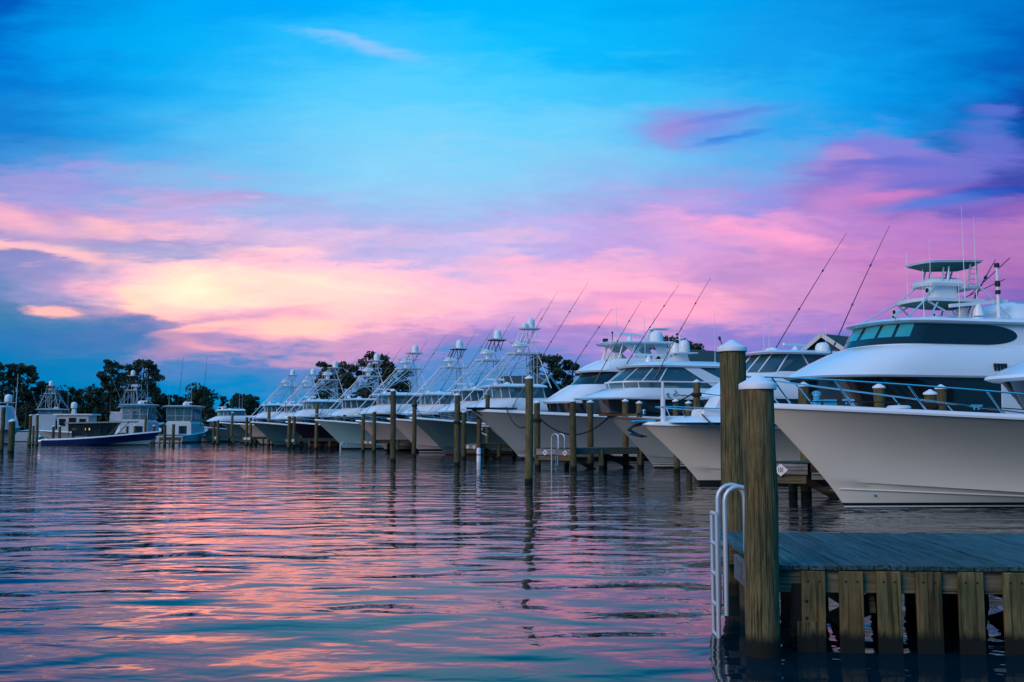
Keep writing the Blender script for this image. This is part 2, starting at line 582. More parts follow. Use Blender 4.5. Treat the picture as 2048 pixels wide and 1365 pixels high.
def clear_vinyl(name, tint, a, rough=0.06):
    m = bpy.data.materials.new(name)
    m.use_nodes = True
    b = m.node_tree.nodes['Principled BSDF']
    b.inputs['Base Color'].default_value = (*tint, 1)
    b.inputs['Roughness'].default_value = rough
    b.inputs['Alpha'].default_value = a
    b.inputs['Specular IOR Level'].default_value = 0.7
    return m


M = {
    'white': mat('white_gelcoat', (0.80, 0.81, 0.82), 0.22, var=0.05, vscale=1.5, coat=0.4),
    'grey_white': mat('light_grey_gelcoat', (0.66, 0.68, 0.68), 0.35, var=0.05),  # slightly greyer white for consoles, hatches and arches
    'cream': mat('cream_gelcoat', (0.88, 0.77, 0.62), 0.22, var=0.05, vscale=0.8, coat=0.5),
    'tan': mat('tan_gelcoat', (0.66, 0.50, 0.42), 0.25, var=0.05, vscale=0.8, coat=0.5),
    'shaded_white': mat('shaded_white_gelcoat', (0.36, 0.42, 0.45), 0.4, var=0.12, vscale=1.2),  # white gelcoat with the left boats' shade put into its colour
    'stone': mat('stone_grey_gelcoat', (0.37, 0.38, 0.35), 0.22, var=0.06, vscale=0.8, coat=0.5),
    'sage': mat('pale_sage_gelcoat', (0.34, 0.50, 0.47), 0.22, var=0.05, vscale=0.8, coat=0.5),
    'slate': mat('slate_green_gelcoat', (0.09, 0.15, 0.145), 0.2, var=0.06, vscale=0.8, coat=0.5),
    'teal': mat('dark_teal_gelcoat', (0.06, 0.13, 0.14), 0.2, var=0.06, vscale=0.8, coat=0.5),
    'black': mat('black_navy_gelcoat', (0.018, 0.010, 0.020), 0.15, coat=0.6),
    'navy': mat('navy_blue_gelcoat', (0.008, 0.035, 0.15), 0.15, coat=0.6),
    'antifoul': mat('dark_antifouling', (0.012, 0.012, 0.014), 0.6, var=0.3),
    'stripe_dark': mat('dark_boot_stripe', (0.02, 0.02, 0.025), 0.3),
    'stripe_red': mat('red_boot_stripe', (0.30, 0.06, 0.05), 0.3),
    'stripe_white': mat('white_boot_stripe', (0.78, 0.74, 0.68), 0.3),
    'dark_glass': mat('black_window_glass', (0.010, 0.014, 0.018), 0.06, spec=0.6),
    'skylit_glass': mat('skylit_windscreen_glass', (0.04, 0.34, 0.36), 0.08, spec=0.8),  # teal skylight seen through the bridge panes, put into the glass colour
    'blue_glass': clear_vinyl('blue_tinted_windscreen', (0.03, 0.10, 0.14), 0.75, 0.04),
    'smoked': clear_vinyl('smoked_cabin_glass', (0.008, 0.022, 0.024), 0.88, 0.2),
    'vinyl': clear_vinyl('clear_vinyl_enclosure', (0.07, 0.20, 0.24), 0.52, 0.08),
    'alu': mat('anodised_aluminium', (0.58, 0.62, 0.65), 0.42, 0.45),
    'steel': mat('stainless_steel', (0.72, 0.74, 0.76), 0.14, 1.0),
    'dark_metal': mat('dark_pole_metal', (0.05, 0.055, 0.065), 0.4, 0.6),
    'green_canvas': mat('green_underside_canvas', (0.03, 0.16, 0.14), 0.8, var=0.15),
    'black_plastic': mat('black_plastic', (0.015, 0.015, 0.016), 0.45),
    'dome': mat('radome_white', (0.80, 0.80, 0.80), 0.35),
    'cushion': mat('white_vinyl_cushion', (0.80, 0.78, 0.78), 0.45, bump=0.2, vscale=8),
    'teak': mat('varnished_teak', (0.26, 0.11, 0.04), 0.3, var=0.3, vscale=4, stretch=(1, 8, 8), coat=0.5),
    'rope': mat('black_mooring_rope', (0.012, 0.012, 0.015), 0.9, bump=0.6, vscale=60),
    'cap': mat('white_plastic_pile_cap', (0.78, 0.78, 0.80), 0.5, var=0.12, vscale=9),
    'sign': mat('white_sign_paint', (0.82, 0.82, 0.82), 0.5),
    'ink': mat('black_sign_ink', (0.015, 0.015, 0.015), 0.6),
    'pile': wood('weathered_piling_wood', (0.048, 0.038, 0.016), (0.25, 0.19, 0.085)),
    'slat': wood('wet_slat_wood', (0.065, 0.052, 0.020), (0.24, 0.19, 0.080), grain=(6, 6, 0.6), green=0.75),
    'plank': wood('grey_deck_planks', (0.018, 0.048, 0.052), (0.065, 0.145, 0.150), wet=False, grain=(8, 0.5, 8), green=0.15),
    'beam': wood('old_dock_beam', (0.06, 0.05, 0.03), (0.18, 0.15, 0.10), wet=True, grain=(0.6, 8, 8), green=0.4),
    'board': wood('grey_sign_board', (0.12, 0.11, 0.11), (0.30, 0.28, 0.28), wet=False, grain=(0.8, 8, 8), green=0.1),
    'rust': mat('rusty_dark_iron', (0.02, 0.012, 0.009), 0.8, 0.3, var=0.5, vscale=20, bump=0.5),
    'bark': mat('pine_bark', (0.045, 0.032, 0.024), 0.95, var=0.4, vscale=6),
    'needles': mat('pine_foliage', (0.026, 0.048, 0.024), 0.85, var=0.55, vscale=0.35),
    'oak': mat('oak_foliage', (0.022, 0.045, 0.020), 0.85, var=0.5, vscale=0.5),
    'grass': mat('bank_grass', (0.03, 0.05, 0.02), 0.95, var=0.5, vscale=0.3),
    'roof': mat('dark_shingle_roof', (0.035, 0.045, 0.042), 0.85, var=0.25, vscale=2, stretch=(1, 1, 6)),
    'siding': mat('dark_siding', (0.06, 0.07, 0.07), 0.8, var=0.15, stretch=(0.2, 0.2, 8)),
    'trim': mat('white_trim_paint', (0.6, 0.6, 0.6), 0.6),
    'flag_red': mat('red_flag_cloth', (0.35, 0.03, 0.04), 0.9),
    'flag_white': mat('white_flag_cloth', (0.7, 0.7, 0.7), 0.9),
    'flag_blue': mat('blue_flag_cloth', (0.02, 0.03, 0.16), 0.9),
}
M['smoked'].node_tree.nodes['Principled BSDF'].inputs['Specular IOR Level'].default_value = 0.15
lamp_m = mat('lit_cabin_lamp', (1, 0.8, 0.4), 0.5)
lamp_m.node_tree.nodes['Principled BSDF'].inputs['Emission Color'].default_value = (1.0, 0.72, 0.30, 1)
lamp_m.node_tree.nodes['Principled BSDF'].inputs['Emission Strength'].default_value = 6.0
spot_m = mat('lamp_lens', (0.7, 0.75, 0.8), 0.1)


# ------------------------------------------------------------------ water and land
def water_mat():
    m = bpy.data.materials.new('marina_water')
    m.use_nodes = True
    nt = m.node_tree
    N, LK = nt.nodes.new, nt.links.new
    b = nt.nodes['Principled BSDF']
    b.inputs['Base Color'].default_value = (0.001, 0.016, 0.024, 1)
    b.inputs['Roughness'].default_value = 0.03
    b.inputs['IOR'].default_value = 1.28
    geo = N('ShaderNodeNewGeometry')

    def noise(sx, sy, scale, det, rough, rot=0.0, dist=0.0):
        mp = N('ShaderNodeMapping')
        mp.inputs['Rotation'].default_value = (0, 0, rot)
        mp.inputs['Scale'].default_value = (sx, sy, 1)
        LK(geo.outputs['Position'], mp.inputs[0])
        n = N('ShaderNodeTexNoise')
        n.inputs['Scale'].default_value = scale
        n.inputs['Detail'].default_value = det
        n.inputs['Roughness'].default_value = rough
        n.inputs['Distortion'].default_value = dist
        LK(mp.outputs[0], n.inputs['Vector'])
        return n.outputs['Fac']

    def ma(a, k, c):
        n = N('ShaderNodeMath')
        n.operation = 'MULTIPLY_ADD'
        LK(a, n.inputs[0])
        n.inputs[1].default_value = k
        if isinstance(c, (int, float)):
            n.inputs[2].default_value = c
        else:
            LK(c, n.inputs[2])
        return n.outputs[0]

    # the swell is livelier close to the docks on this side of the basin
    sp = N('ShaderNodeSeparateXYZ')
    LK(geo.outputs['Position'], sp.inputs[0])
    near = N('ShaderNodeMapRange')
    near.interpolation_type = 'SMOOTHSTEP'
    LK(sp.outputs[1], near.inputs[0])
    near.inputs[1].default_value = 26.0
    near.inputs[2].default_value = 9.0
    near.inputs[3].default_value = 0.8
    near.inputs[4].default_value = 1.5
    sw = N('ShaderNodeMath')
    sw.operation = 'MULTIPLY'
    LK(noise(0.55, 1.0, 0.75, 0.6, 0.4, 0.10, 0.4), sw.inputs[0])
    LK(near.outputs[0], sw.inputs[1])
    h = ma(sw.outputs[0], 0.062, 0.0)
    h = ma(noise(0.50, 1.0, 1.45, 0.8, 0.4, 0.05, 0.6), 0.052, h)
    h = ma(noise(0.60, 1.0, 4.0, 1.0, 0.5, -0.14, 0.5), 0.0080, h)
    h = ma(noise(0.70, 1.0, 11.0, 1.0, 0.5, 0.3), 0.0014, h)
    calm = N('ShaderNodeMapRange')
    LK(noise(0.5, 1.0, 0.09, 2.0, 0.5, 0.2), calm.inputs[0])
    calm.inputs[1].default_value = 0.38
    calm.inputs[2].default_value = 0.62
    calm.inputs[3].default_value = 0.55
    calm.inputs[4].default_value = 1.1
    mu = N('ShaderNodeMath')
    mu.operation = 'MULTIPLY'
    LK(h, mu.inputs[0])
    LK(calm.outputs[0], mu.inputs[1])
    bp = N('ShaderNodeBump')
    bp.inputs['Strength'].default_value = 1.0
    bp.inputs['Distance'].default_value = 1.0
    LK(mu.outputs[0], bp.inputs['Height'])
    LK(bp.outputs[0], b.inputs['Normal'])
    return m


mb = MB()
mb.add([(-3000, -200, 0), (3000, -200, 0), (3000, 6000, 0), (-3000, 6000, 0)], [(0, 1, 2, 3)])
tag(mb.build('water', water_mat(), ang=0), kind='structure')

shore = [(-3000, 196), (-120, 192), (-60, 186), (-22, 176), (2, 128), (16, 98), (25, 76), (34, 58), (52, 44), (120, 34), (3000, 30), (3000, 5900), (-3000, 5900)]
mb = MB()
top = [(x, y, 0.95) for x, y in shore]
bot = [(x, y, -1.5) for x, y in shore]
n = len(shore)
mb.add(top, [tuple(range(n))])
tag(mb.build('ground', M['grass'], ang=0), kind='structure')
mb = MB()
mb.loft([[(x, y - 0.01, -1.5) for x, y in shore[:11]], [(x, y - 0.01, 0.955) for x, y in shore[:11]]], close=False, cap0=False, cap1=False)
tag(mb.build('seawall', M['board'], ang=0), 'low grey timber seawall along the far bank behind the boats', 'seawall')


# ------------------------------------------------------------------ trees
def leafy(mb, c, rad, n, size, rnd):
    for _ in range(n):
        while True:
            p = Vector((rnd.uniform(-1, 1), rnd.uniform(-1, 1), rnd.uniform(-1, 1)))
            if p.length <= 1:
                break
        p = p * (0.55 + 0.45 * p.length) if p.length > 0 else p
        q = Vector((c[0] + p.x * rad[0], c[1] + p.y * rad[1], c[2] + p.z * rad[2]))
        a = Vector((rnd.gauss(0, 1), rnd.gauss(0, 1), rnd.gauss(0, 0.6))).normalized()
        b = a.orthogonal().normalized()
        b = Matrix.Rotation(rnd.uniform(0, 6.28), 3, a) @ b
        s = size * rnd.uniform(0.55, 1.3)
        t = a.cross(b)
        mb.add([q - b * s, q + t * s * 0.5, q + b * s, q - t * s * 0.5], [(0, 1, 2, 3)])


def pine(name, x, y, h, w, label, seed, crown_from=0.45, clumps=12, group='trees on the far bank', dens=150, kind='pine', z0=0.9):
    rnd = random.Random(seed)
    root = empty(name, (x, y, z0), 0, label, 'tree', group)
    tr, cr = MB(), MB()
    lean = rnd.uniform(-0.04, 0.04)
    H = h - z0
    trunk = [(lean * H * t + math.sin(t * 3 + seed) * 0.12, 0, H * t) for t in (0, 0.25, 0.5, 0.75, 0.93)]
    r0 = 0.12 + H * 0.012
    tr.tube(trunk, [r0, r0 * 0.85, r0 * 0.68, r0 * 0.45, r0 * 0.15], 7)
    for i in range(clumps):
        q = (i + rnd.uniform(0.1, 0.9)) / clumps
        t = crown_from + (1 - crown_from) * q
        if kind == 'pine':
            prof = math.sin(PI * min(1.0, 0.16 + q * 0.71)) ** 0.7
            d = w * 0.5 * prof * math.sqrt(rnd.uniform(0.05, 1.0))
            k = rnd.uniform(0.13, 0.22)
            rad = (w * k, w * k, w * k * rnd.uniform(0.45, 0.75))
        else:
            prof = math.sqrt(max(0.12, 1 - (q * 1.05 - 0.35) ** 2 * 1.35))
            d = w * 0.5 * prof * math.sqrt(rnd.uniform(0.05, 0.9))
            k = rnd.uniform(0.15, 0.25)
            rad = (w * k, w * k, w * k * rnd.uniform(0.6, 0.9))
        ang = i * 2.4 + rnd.uniform(-0.6, 0.6)
        cz = H * t - rad[2] * 0.8
        cx = lean * cz + d * math.cos(ang)
        cy = d * math.sin(ang)
        zz = max(0.2, cz - 0.5 - d * 0.35)
        bx = lean * zz + math.sin(zz / H * 3 + seed) * 0.12
        tr.tube([(bx, 0, zz), (bx * 0.4 + cx * 0.6, cy * 0.6, zz * 0.5 + cz * 0.5), (cx, cy, cz)], [r0 * 0.35, r0 * 0.22, r0 * 0.08], 5)
        leafy(cr, (cx, cy, cz), rad, dens, 0.022 * w + 0.17, rnd)
    tr.build('trunk', M['bark'], root)
    cr.build('crown', M['needles' if kind == 'pine' else 'oak'], root, ang=0)
    return root


# px of trunk, py of top, distance, crown width in px, kind, label
TREES = [
    (8, 725, 196, 34, 'pine', 'tall pine at the far left edge, split into two stacked tufts', .5),
    (33, 727, 205, 16, 'pine', 'thin pine with one small tuft on a bare leaning trunk at the far left', .7),
    (57, 727, 198, 42, 'pine', 'broad tall pine right of the thin tufted one, over the left woods', .5),
    (92, 762, 200, 40, 'pine', 'shorter dark pine at the left woods, just right of the broad tall one', .3),
    (122, 778, 204, 36, 'oak', 'low dark tree above the small boats with raised poles', .2),
    (150, 774, 208, 38, 'oak', 'rounded tree behind the white pilothouse boat', .2),
    (188, 772, 203, 34, 'oak', 'dark rounded tree left of the tall flat-topped pine', .2),
    (227, 719, 196, 44, 'pine', 'tall lone pine with tiered tufts above the left boats', .52),
    (246, 770, 206, 44, 'oak', 'low dense tree between the two tall pines', .2),
    (284, 718, 196, 62, 'pine', 'tallest wide pine with forked crown above the left tower boat', .55),
    (306, 770, 207, 44, 'oak', 'dark lower tree tucked under the wide forked pine', .2),
    (334, 787, 206, 22, 'oak', 'small tree beside the left convertible boat', .2),
    (357, 790, 204, 24, 'oak', 'small round tree left of the big round dark one', .2),
    (402, 767, 190, 62, 'oak', 'big round dark tree behind the first boats of the row', .12),
    (449, 792, 205, 16, 'pine', 'small slim pine between the two round dark trees', .4),
    (482, 786, 192, 46, 'oak', 'round dark tree left of the first tower boats', .12),
    (511, 790, 196, 26, 'oak', 'small dark tree touching the first towers of the row', .2),
    (655, 724, 172, 52, 'pine', 'pine standing behind the third tower of the row', .3),
    (705, 724, 170, 58, 'pine', 'left one of the big pine clump behind the towers', .3),
    (758, 702, 166, 66, 'pine', 'highest pine of the clump behind the middle towers', .3),
    (796, 736, 164, 58, 'pine', 'right drooping pine of the clump behind the middle towers', .15),
    (838, 792, 168, 40, 'oak', 'low dark bush-like tree right of the big pine clump', .15),
    (1104, 703, 150, 66, 'pine', 'spreading tree behind the green-hulled tower boat, open crown', .3),
    (1148, 717, 152, 52, 'pine', 'smaller tree with trailing right side beside the spreading one', .2),
    (1190, 742, 150, 26, 'oak', 'small tree peeping left of the flybridge yacht', .2),
    (1352, 672, 142, 84, 'pine', 'wide tree behind the two satellite domes', .3),
    (1384, 678, 143, 76, 'oak', 'rounded dark tree just right of the twin satellite domes', .3),
    (1325, 684, 144, 66, 'oak', 'dark tree just left of the twin satellite domes', .3),
    (1410, 722, 165, 44, 'oak', 'low tree in front of the dark gabled roof', .2),
    (1290, 730, 146, 50, 'oak', 'low tree behind the open radar of the domed yacht', .2),
]
for i, (px, py, Y, wpx, kind, label, cf) in enumerate(TREES):
    p = at(px, py, Y)
    pine('pine_tree' if kind == 'pine' else 'oak_tree', p.x, Y, p.z, wpx * 1.2 * Y / FPX, label, 11 + i * 7, cf, 26 if kind == 'pine' else 26, dens=130, kind=kind)

rnd = random.Random(5)
mb = MB()
for i in range(120):
    px = rnd.uniform(-60, 345)
    Y = rnd.uniform(200, 222)
    p = at(px, 860, Y)
    h = rnd.uniform(3.5, 9.0) if px < 300 else rnd.uniform(2.5, 5.0)
    leafy(mb, (p.x, Y, h * 0.62 + 0.6), (2.6, 2.2, h * 0.62), 160, 0.42, rnd)
for i in range(70):
    px = rnd.uniform(330, 900)
    Y = rnd.uniform(186, 205)
    p = at(px, 860, Y)
    h = rnd.uniform(1.6, 4.2)
    leafy(mb, (p.x, Y, h * 0.6 + 0.6), (2.4, 2.0, h * 0.6), 110, 0.36, rnd)
tag(mb.build('woods', M['oak'], ang=0), kind='stuff')


# ------------------------------------------------------------------ houses behind the row
def gable_house(x, y, w, d, eave, ridge, rz, label):
    root = empty('gabled_house', (x, y, 0.9), R(rz), label, 'house', 'dark gabled houses behind the marina')
    m = MB()
    m.loft([[(-w / 2, -d / 2, 0), (w / 2, -d / 2, 0), (w / 2, d / 2, 0), (-w / 2, d / 2, 0)], [(-w / 2, -d / 2, eave), (w / 2, -d / 2, eave), (w / 2, d / 2, eave), (-w / 2, d / 2, eave)]])
    m.add([(-w / 2, -d / 2, eave), (w / 2, -d / 2, eave), (0, -d / 2, ridge), (-w / 2, d / 2, eave), (w / 2, d / 2, eave), (0, d / 2, ridge)], [(0, 1, 2), (4, 3, 5)])
    m.build('wall', M['siding'], root)
    o = 0.6
    k = (ridge - eave) / (w / 2)
    for s in (-1, 1):
        m = MB()
        lo, hi = (s * (w / 2 + o), eave - o * k), (s * 0.0, ridge)
        m.loft([[(lo[0], yy, lo[1] + 0.02), (hi[0], yy, hi[1] + 0.02), (hi[0], yy, hi[1] + 0.24), (lo[0], yy, lo[1] + 0.24)] for yy in (-d / 2 - o, d / 2 + o)])
        m.build('roof', M['roof'], root)
        m = MB()
        m.beam((lo[0], -d / 2 - o - 0.05, lo[1] + 0.12), (hi[0], -d / 2 - o - 0.05, hi[1] + 0.12), 0.08, 0.42)
        m.build('rake_board', M['trim'], root)
    for wx in (-w * 0.25, w * 0.25):
        for wz in (eave * 0.35, eave * 0.75):
            m = MB()
            m.box((wx, -d / 2 - 0.03, wz), (1.1, 0.06, 1.5))
            f = m.build('window', M['trim'], root)
            m = MB()
            m.box((wx, -d / 2 - 0.065, wz), (0.9, 0.03, 1.3))
            m.build('pane', M['dark_glass'], f)
    m = MB()
    m.beam((w * 0.44, -d / 2 - 0.1, eave * 0.55), (w * 0.44, -d / 2 - 0.1, eave * 0.95), 0.12, 0.12)
    m.build('downpipe', M['trim'], root)


p = at(1426, 706, 124)
gable_house(p.x, 124, 9, 16, p.z - 0.9 - 2.6, p.z - 0.9, -52, 'dark gabled house behind the domed yacht, pale edge boards on its roof')
p = at(1725, 681, 104)
gable_house(p.x, 104, 9, 14, p.z - 0.9 - 3.0, p.z - 0.9, -50, 'dark gabled house showing left of the tall enclosed bridge')
p = at(1048, 752, 138)
gable_house(p.x, 142, 9, 7, p.z - 0.9 - 2.6, p.z - 0.9, 62, 'low dark-roofed house behind the slate hulled tower boat')


# ------------------------------------------------------------------ boats
def ring(z, xf, xa, w, fl, e=0.8, n=14, kz=0.0):
    pts = [(xa, -w, z + kz * (xa - xf))]
    for i in range(n + 1):
        th = -PI / 2 + PI * i / n
        c, s = max(0.0, math.cos(th)), math.sin(th)
        x = xf - fl + fl * c ** e
        y = w * math.copysign(abs(s) ** e, s)
        pts.append((x, y, z + kz * (x - xf)))
    pts.append((xa, w, z + kz * (xa - xf)))
    return pts


def lerp(a, b, t):
    return a + (b - a) * t


def hull_fn(L, B, H, Hs, rake, zc=0.62, flare=1.9, power=1.15, tuck=0.86):
    """Point of the port side at station t (0 stem, 1 transom), height z."""
    def sheer(t):
        return Hs + (H - Hs) * (1 - t) ** 1.8

    def stem(z):
        k = max(-0.6, z / H)
        return rake * (math.copysign(abs(k) ** power, k))

    def chine(t):
        return zc * max(0.0, 1 - t * 1.9) ** 0.8 - 0.10 * min(1, t * 2)

    def yc(t):
        return B * 0.86 * min(1.0, (t / 0.62)) ** 0.80 * (1 - 0.05 * t)

    def ys(t):
        q = min(1.0, t / 0.5)
        return B * (1 - (1 - q) ** 2.1) ** 0.80 * (1 - 0.07 * max(0, t - 0.5) / 0.5)

    def f(t, z):
        zs, c = sheer(t), chine(t)
        x = stem(z) * (1 - t) ** 2 - L * t
        if z >= c:
            u = min(1.0, (z - c) / (zs - c))
            fl = lerp(flare, 1.0, min(1, t * 1.3))
            y = yc(t) + (ys(t) - yc(t)) * u ** fl
        else:
            zk = -0.85
            u = max(0.0, (z - zk) / (c - zk))
            y = (yc(t) - 0.045 * min(1, t * 12)) * u ** 0.9
        return Vector((x, max(y, 0.0), z))
    f.sheer, f.chine = sheer, chine
    return f


def make_hull(root, L, B, H, Hs, rake, hullm, zc=0.62, flare=1.9, power=1.15, wl=0.12, stripes=(), rub=None, nt=30, gunwale=0.10, deckm=None):
    f = hull_fn(L, B, H, Hs, rake, zc, flare, power)
    ts = [(i / nt) ** 1.6 for i in range(nt + 1)]

    def skin(name, m_, zlo, rows, parent=root):
        """zlo(t), rows = fractions between it and the sheer (or absolute band)"""
        mbb = MB()
        rings = []
        for t in ts:
            port = [f(t, z) for z in rows(t)]
            rings.append([Vector((p.x, -p.y, p.z)) for p in reversed(port)] + port)
        nn = len(rings[0])
        vs = [p for r_ in rings for p in r_]
        fs = []
        half = nn // 2
        for i in range(len(rings) - 1):
            for j in range(nn - 1):
                if j == half - 1:
                    continue
                fs.append((i * nn + j, i * nn + j + 1, (i + 1) * nn + j + 1, (i + 1) * nn + j))
        k = (len(rings) - 1) * nn
        fs.append(tuple(k + j for j in range(nn)))
        mbb.add(vs, fs)
        return mbb.build(name, m_, parent, ang=28)

    def rows_top(t):
        c, s = f.chine(t), f.sheer(t)
        if c > wl + 0.02:
            lo = [lerp(wl, c, q) for q in (0, 0.5, 0.94, 1.0)]
        else:
            c = wl
            lo = [wl, wl + 0.01, wl + 0.02, wl + 0.03]
        return lo + [lerp(max(c, wl + 0.03), s, q) for q in (0.06, 0.18, 0.32, 0.46, 0.6, 0.74, 0.88, 1.0)]

    hull = skin('hull', hullm, None, rows_top)
    skin('hull_bottom', M['antifoul'], None, lambda t: [-0.8, -0.4, -0.1, wl])
    for (z0, z1, m_) in stripes:
        mbb = MB()
        for sgn in (1, -1):
            rr = []
            for t in ts:
                a, b = f(t, z0), f(t, z1)
                off = 0.012
                if t == 0:
                    a.x += off
                    b.x += off
                rr.append([Vector((a.x, sgn * (a.y + off), a.z)), Vector((b.x, sgn * (b.y + off), b.z))])
            for i in range(len(rr) - 1):
                q = [rr[i][0], rr[i + 1][0], rr[i + 1][1], rr[i][1]]
                mbb.add(q if sgn > 0 else q[::-1], [(0, 1, 2, 3)])
        mbb.build('boot_stripe', m_, root, ang=28)
    # gunwale cap and deck
    mbb = MB()
    prof = []
    for t in ts:
        s = f(t, f.sheer(t))
        nx = 0.05 if t == 0 else 0
        y = s.y
        inn = min(y, 0.10)
        prof.append([(s.x + nx, y + 0.025, s.z - 0.03), (s.x + nx, y + 0.03, s.z + 0.02), (s.x + nx * 0.4, max(0, y - 0.02), s.z + gunwale), (s.x - 0.04, max(0.0, y - inn), s.z + gunwale)])
    mbb.loft(prof, close=False, cap0=False, cap1=False)
    mbb.loft([[(a, -b, c) for a, b, c in reversed(r_)] for r_ in prof], close=False, cap0=False, cap1=False)
    mbb.build('gunwale', rub or M['white'], root)
    mbb = MB()
    rr = []
    for t in ts:
        s = f(t, f.sheer(t))
        y = max(0.0, s.y - 0.09)
        z = s.z + gunwale - 0.012
        rr.append([(s.x - 0.03, -y, z), (s.x - 0.03, -y * 0.5, z + 0.05 * min(1, y)), (s.x - 0.03, 0, z + 0.07 * min(1, y)), (s.x - 0.03, y * 0.5, z + 0.05 * min(1, y)), (s.x - 0.03, y, z)])
    mbb.loft(rr, close=False, cap0=False, cap1=False)
    mbb.build('deck', deckm or M['white'], root)
    return f


def loft_part(root, name, m_, rings, cap0=True, cap1=True, ang=32):
    mb_ = MB()
    mb_.loft(rings, True, cap0, cap1)
    return mb_.build(name, m_, root, ang=ang)


def poles(root, name, m_, segs, r, n=6):
    for s in segs:
        mb_ = MB()
        mb_.tube(s, r, n)
        mb_.build(name, m_, root, ang=60)


def ring_at(rg, k):
    """Point on a ring at fraction k of its arc (0 starboard side, .5 nose, 1 port side)."""
    n = len(rg) - 3
    i = min(n - 1e-6, max(0, k * n))
    j = int(i)
    return Vector(rg[1 + j]).lerp(Vector(rg[2 + j]), i - j)


def outrigger(root, base, tip, r=0.035, knots=(0.28, 0.52, 0.76), m_='dark_metal'):
    base, tip = Vector(base), Vector(tip)
    m = MB()
    sag = Vector((0.25, 0, -0.12))
    pts = [base.lerp(tip, t) + sag * (4 * t * (1 - t)) * 0.5 for t in (0, .15, .3, .45, .6, .75, .9, 1)]
    m.tube(pts, [r, r, r * .9, r * .8, r * .7, r * .6, r * .45, r * .35], 5)
    for k in knots:
        p = base.lerp(tip, k) + sag * (4 * k * (1 - k)) * 0.5
        d = (tip - base).normalized()
        m.tube([p - d * 0.06, p + d * 0.06], r * 1.45, 6)
    m.build('outrigger', M[m_], root, ang=60)


def whip(root, p, h, r=0.016, lean=(0, 0)):
    p = Vector(p)
    m = MB()
    m.tube([p, p + Vector((lean[0] * 0.4, lean[1] * 0.4, h * 0.4)), p + Vector((lean[0], lean[1], h))], [r * 1.4, r, r * 0.5], 5)
    m.build('antenna', M['white'], root, ang=60)


def dome(root, p, r, h, name='radar_dome'):
    m = MB()
    m.lathe([(r * 0.75, 0), (r * 0.97, 0.04 * h), (r, h * 0.15), (r, h * 0.5), (r * 0.93, h * 0.72), (r * 0.72, h * 0.89), (r * 0.38, h * 0.98), (0.01, h)], p, 14)
    return m.build(name, M['dome'], root, ang=50)


def open_radar(root, p, length=1.5, rz=0.5, ph=0.32):
    m = MB()
    m.lathe([(0.24, 0), (0.22, ph * 0.3), (0.15, ph * 0.7), (0.10, ph)], p, 10)
    m.box((p[0], p[1], p[2] + ph + 0.07), (length, 0.14, 0.13), rz)
    m.build('radar_array', M['dome'], root, ang=40)


def bow_rail(root, f, t1=0.36, h=0.62, inset=0.12, t0=0.005, nst=5, r=0.018, rake=0.28, gun=0.1, name='bow_rail'):
    m = MB()
    rail = {1: [], -1: []}
    K = 14
    for s in (1, -1):
        for i in range(K + 1):
            t = lerp(t0, t1, (i / K) ** 1.3)
            p = f(t, f.sheer(t))
            hh = h * (1 - 0.55 * (i / K) ** 2.2)
            rail[s].append(Vector((p.x + rake * (hh / h), s * max(0.03, p.y - inset + 0.10 * hh), p.z + gun + hh)))
        m.tube(rail[s], r, 6)
    m.tube([rail[1][0], rail[-1][0]], r, 6)
    m.build(name, M['steel'], root, ang=60)
    for s in (1, -1):
        for i in range(nst):
            q = (i + 0.55) / nst
            t = lerp(t0, t1, q ** 1.3)
            p = f(t, f.sheer(t))
            k = q * K
            j = min(K - 1, int(k))
            top_ = rail[s][j].lerp(rail[s][j + 1], k - j)
            m = MB()
            m.tube([(p.x - 0.1, s * max(0.0, p.y - inset), p.z + gun - 0.01), top_], r * 0.9, 6)
            m.build('rail_post', M['steel'], root, ang=60)


def boat_root(name, tip, a, rake, label, cat='boat', group='boats moored bow-out along the right-hand docks'):
    a = R(a)
    fx = Vector((-math.cos(a), -math.sin(a), 0))
    o = Vector((tip[0], tip[1], 0)) - fx * rake
    return empty(name, o, PI + a, label, cat, group)


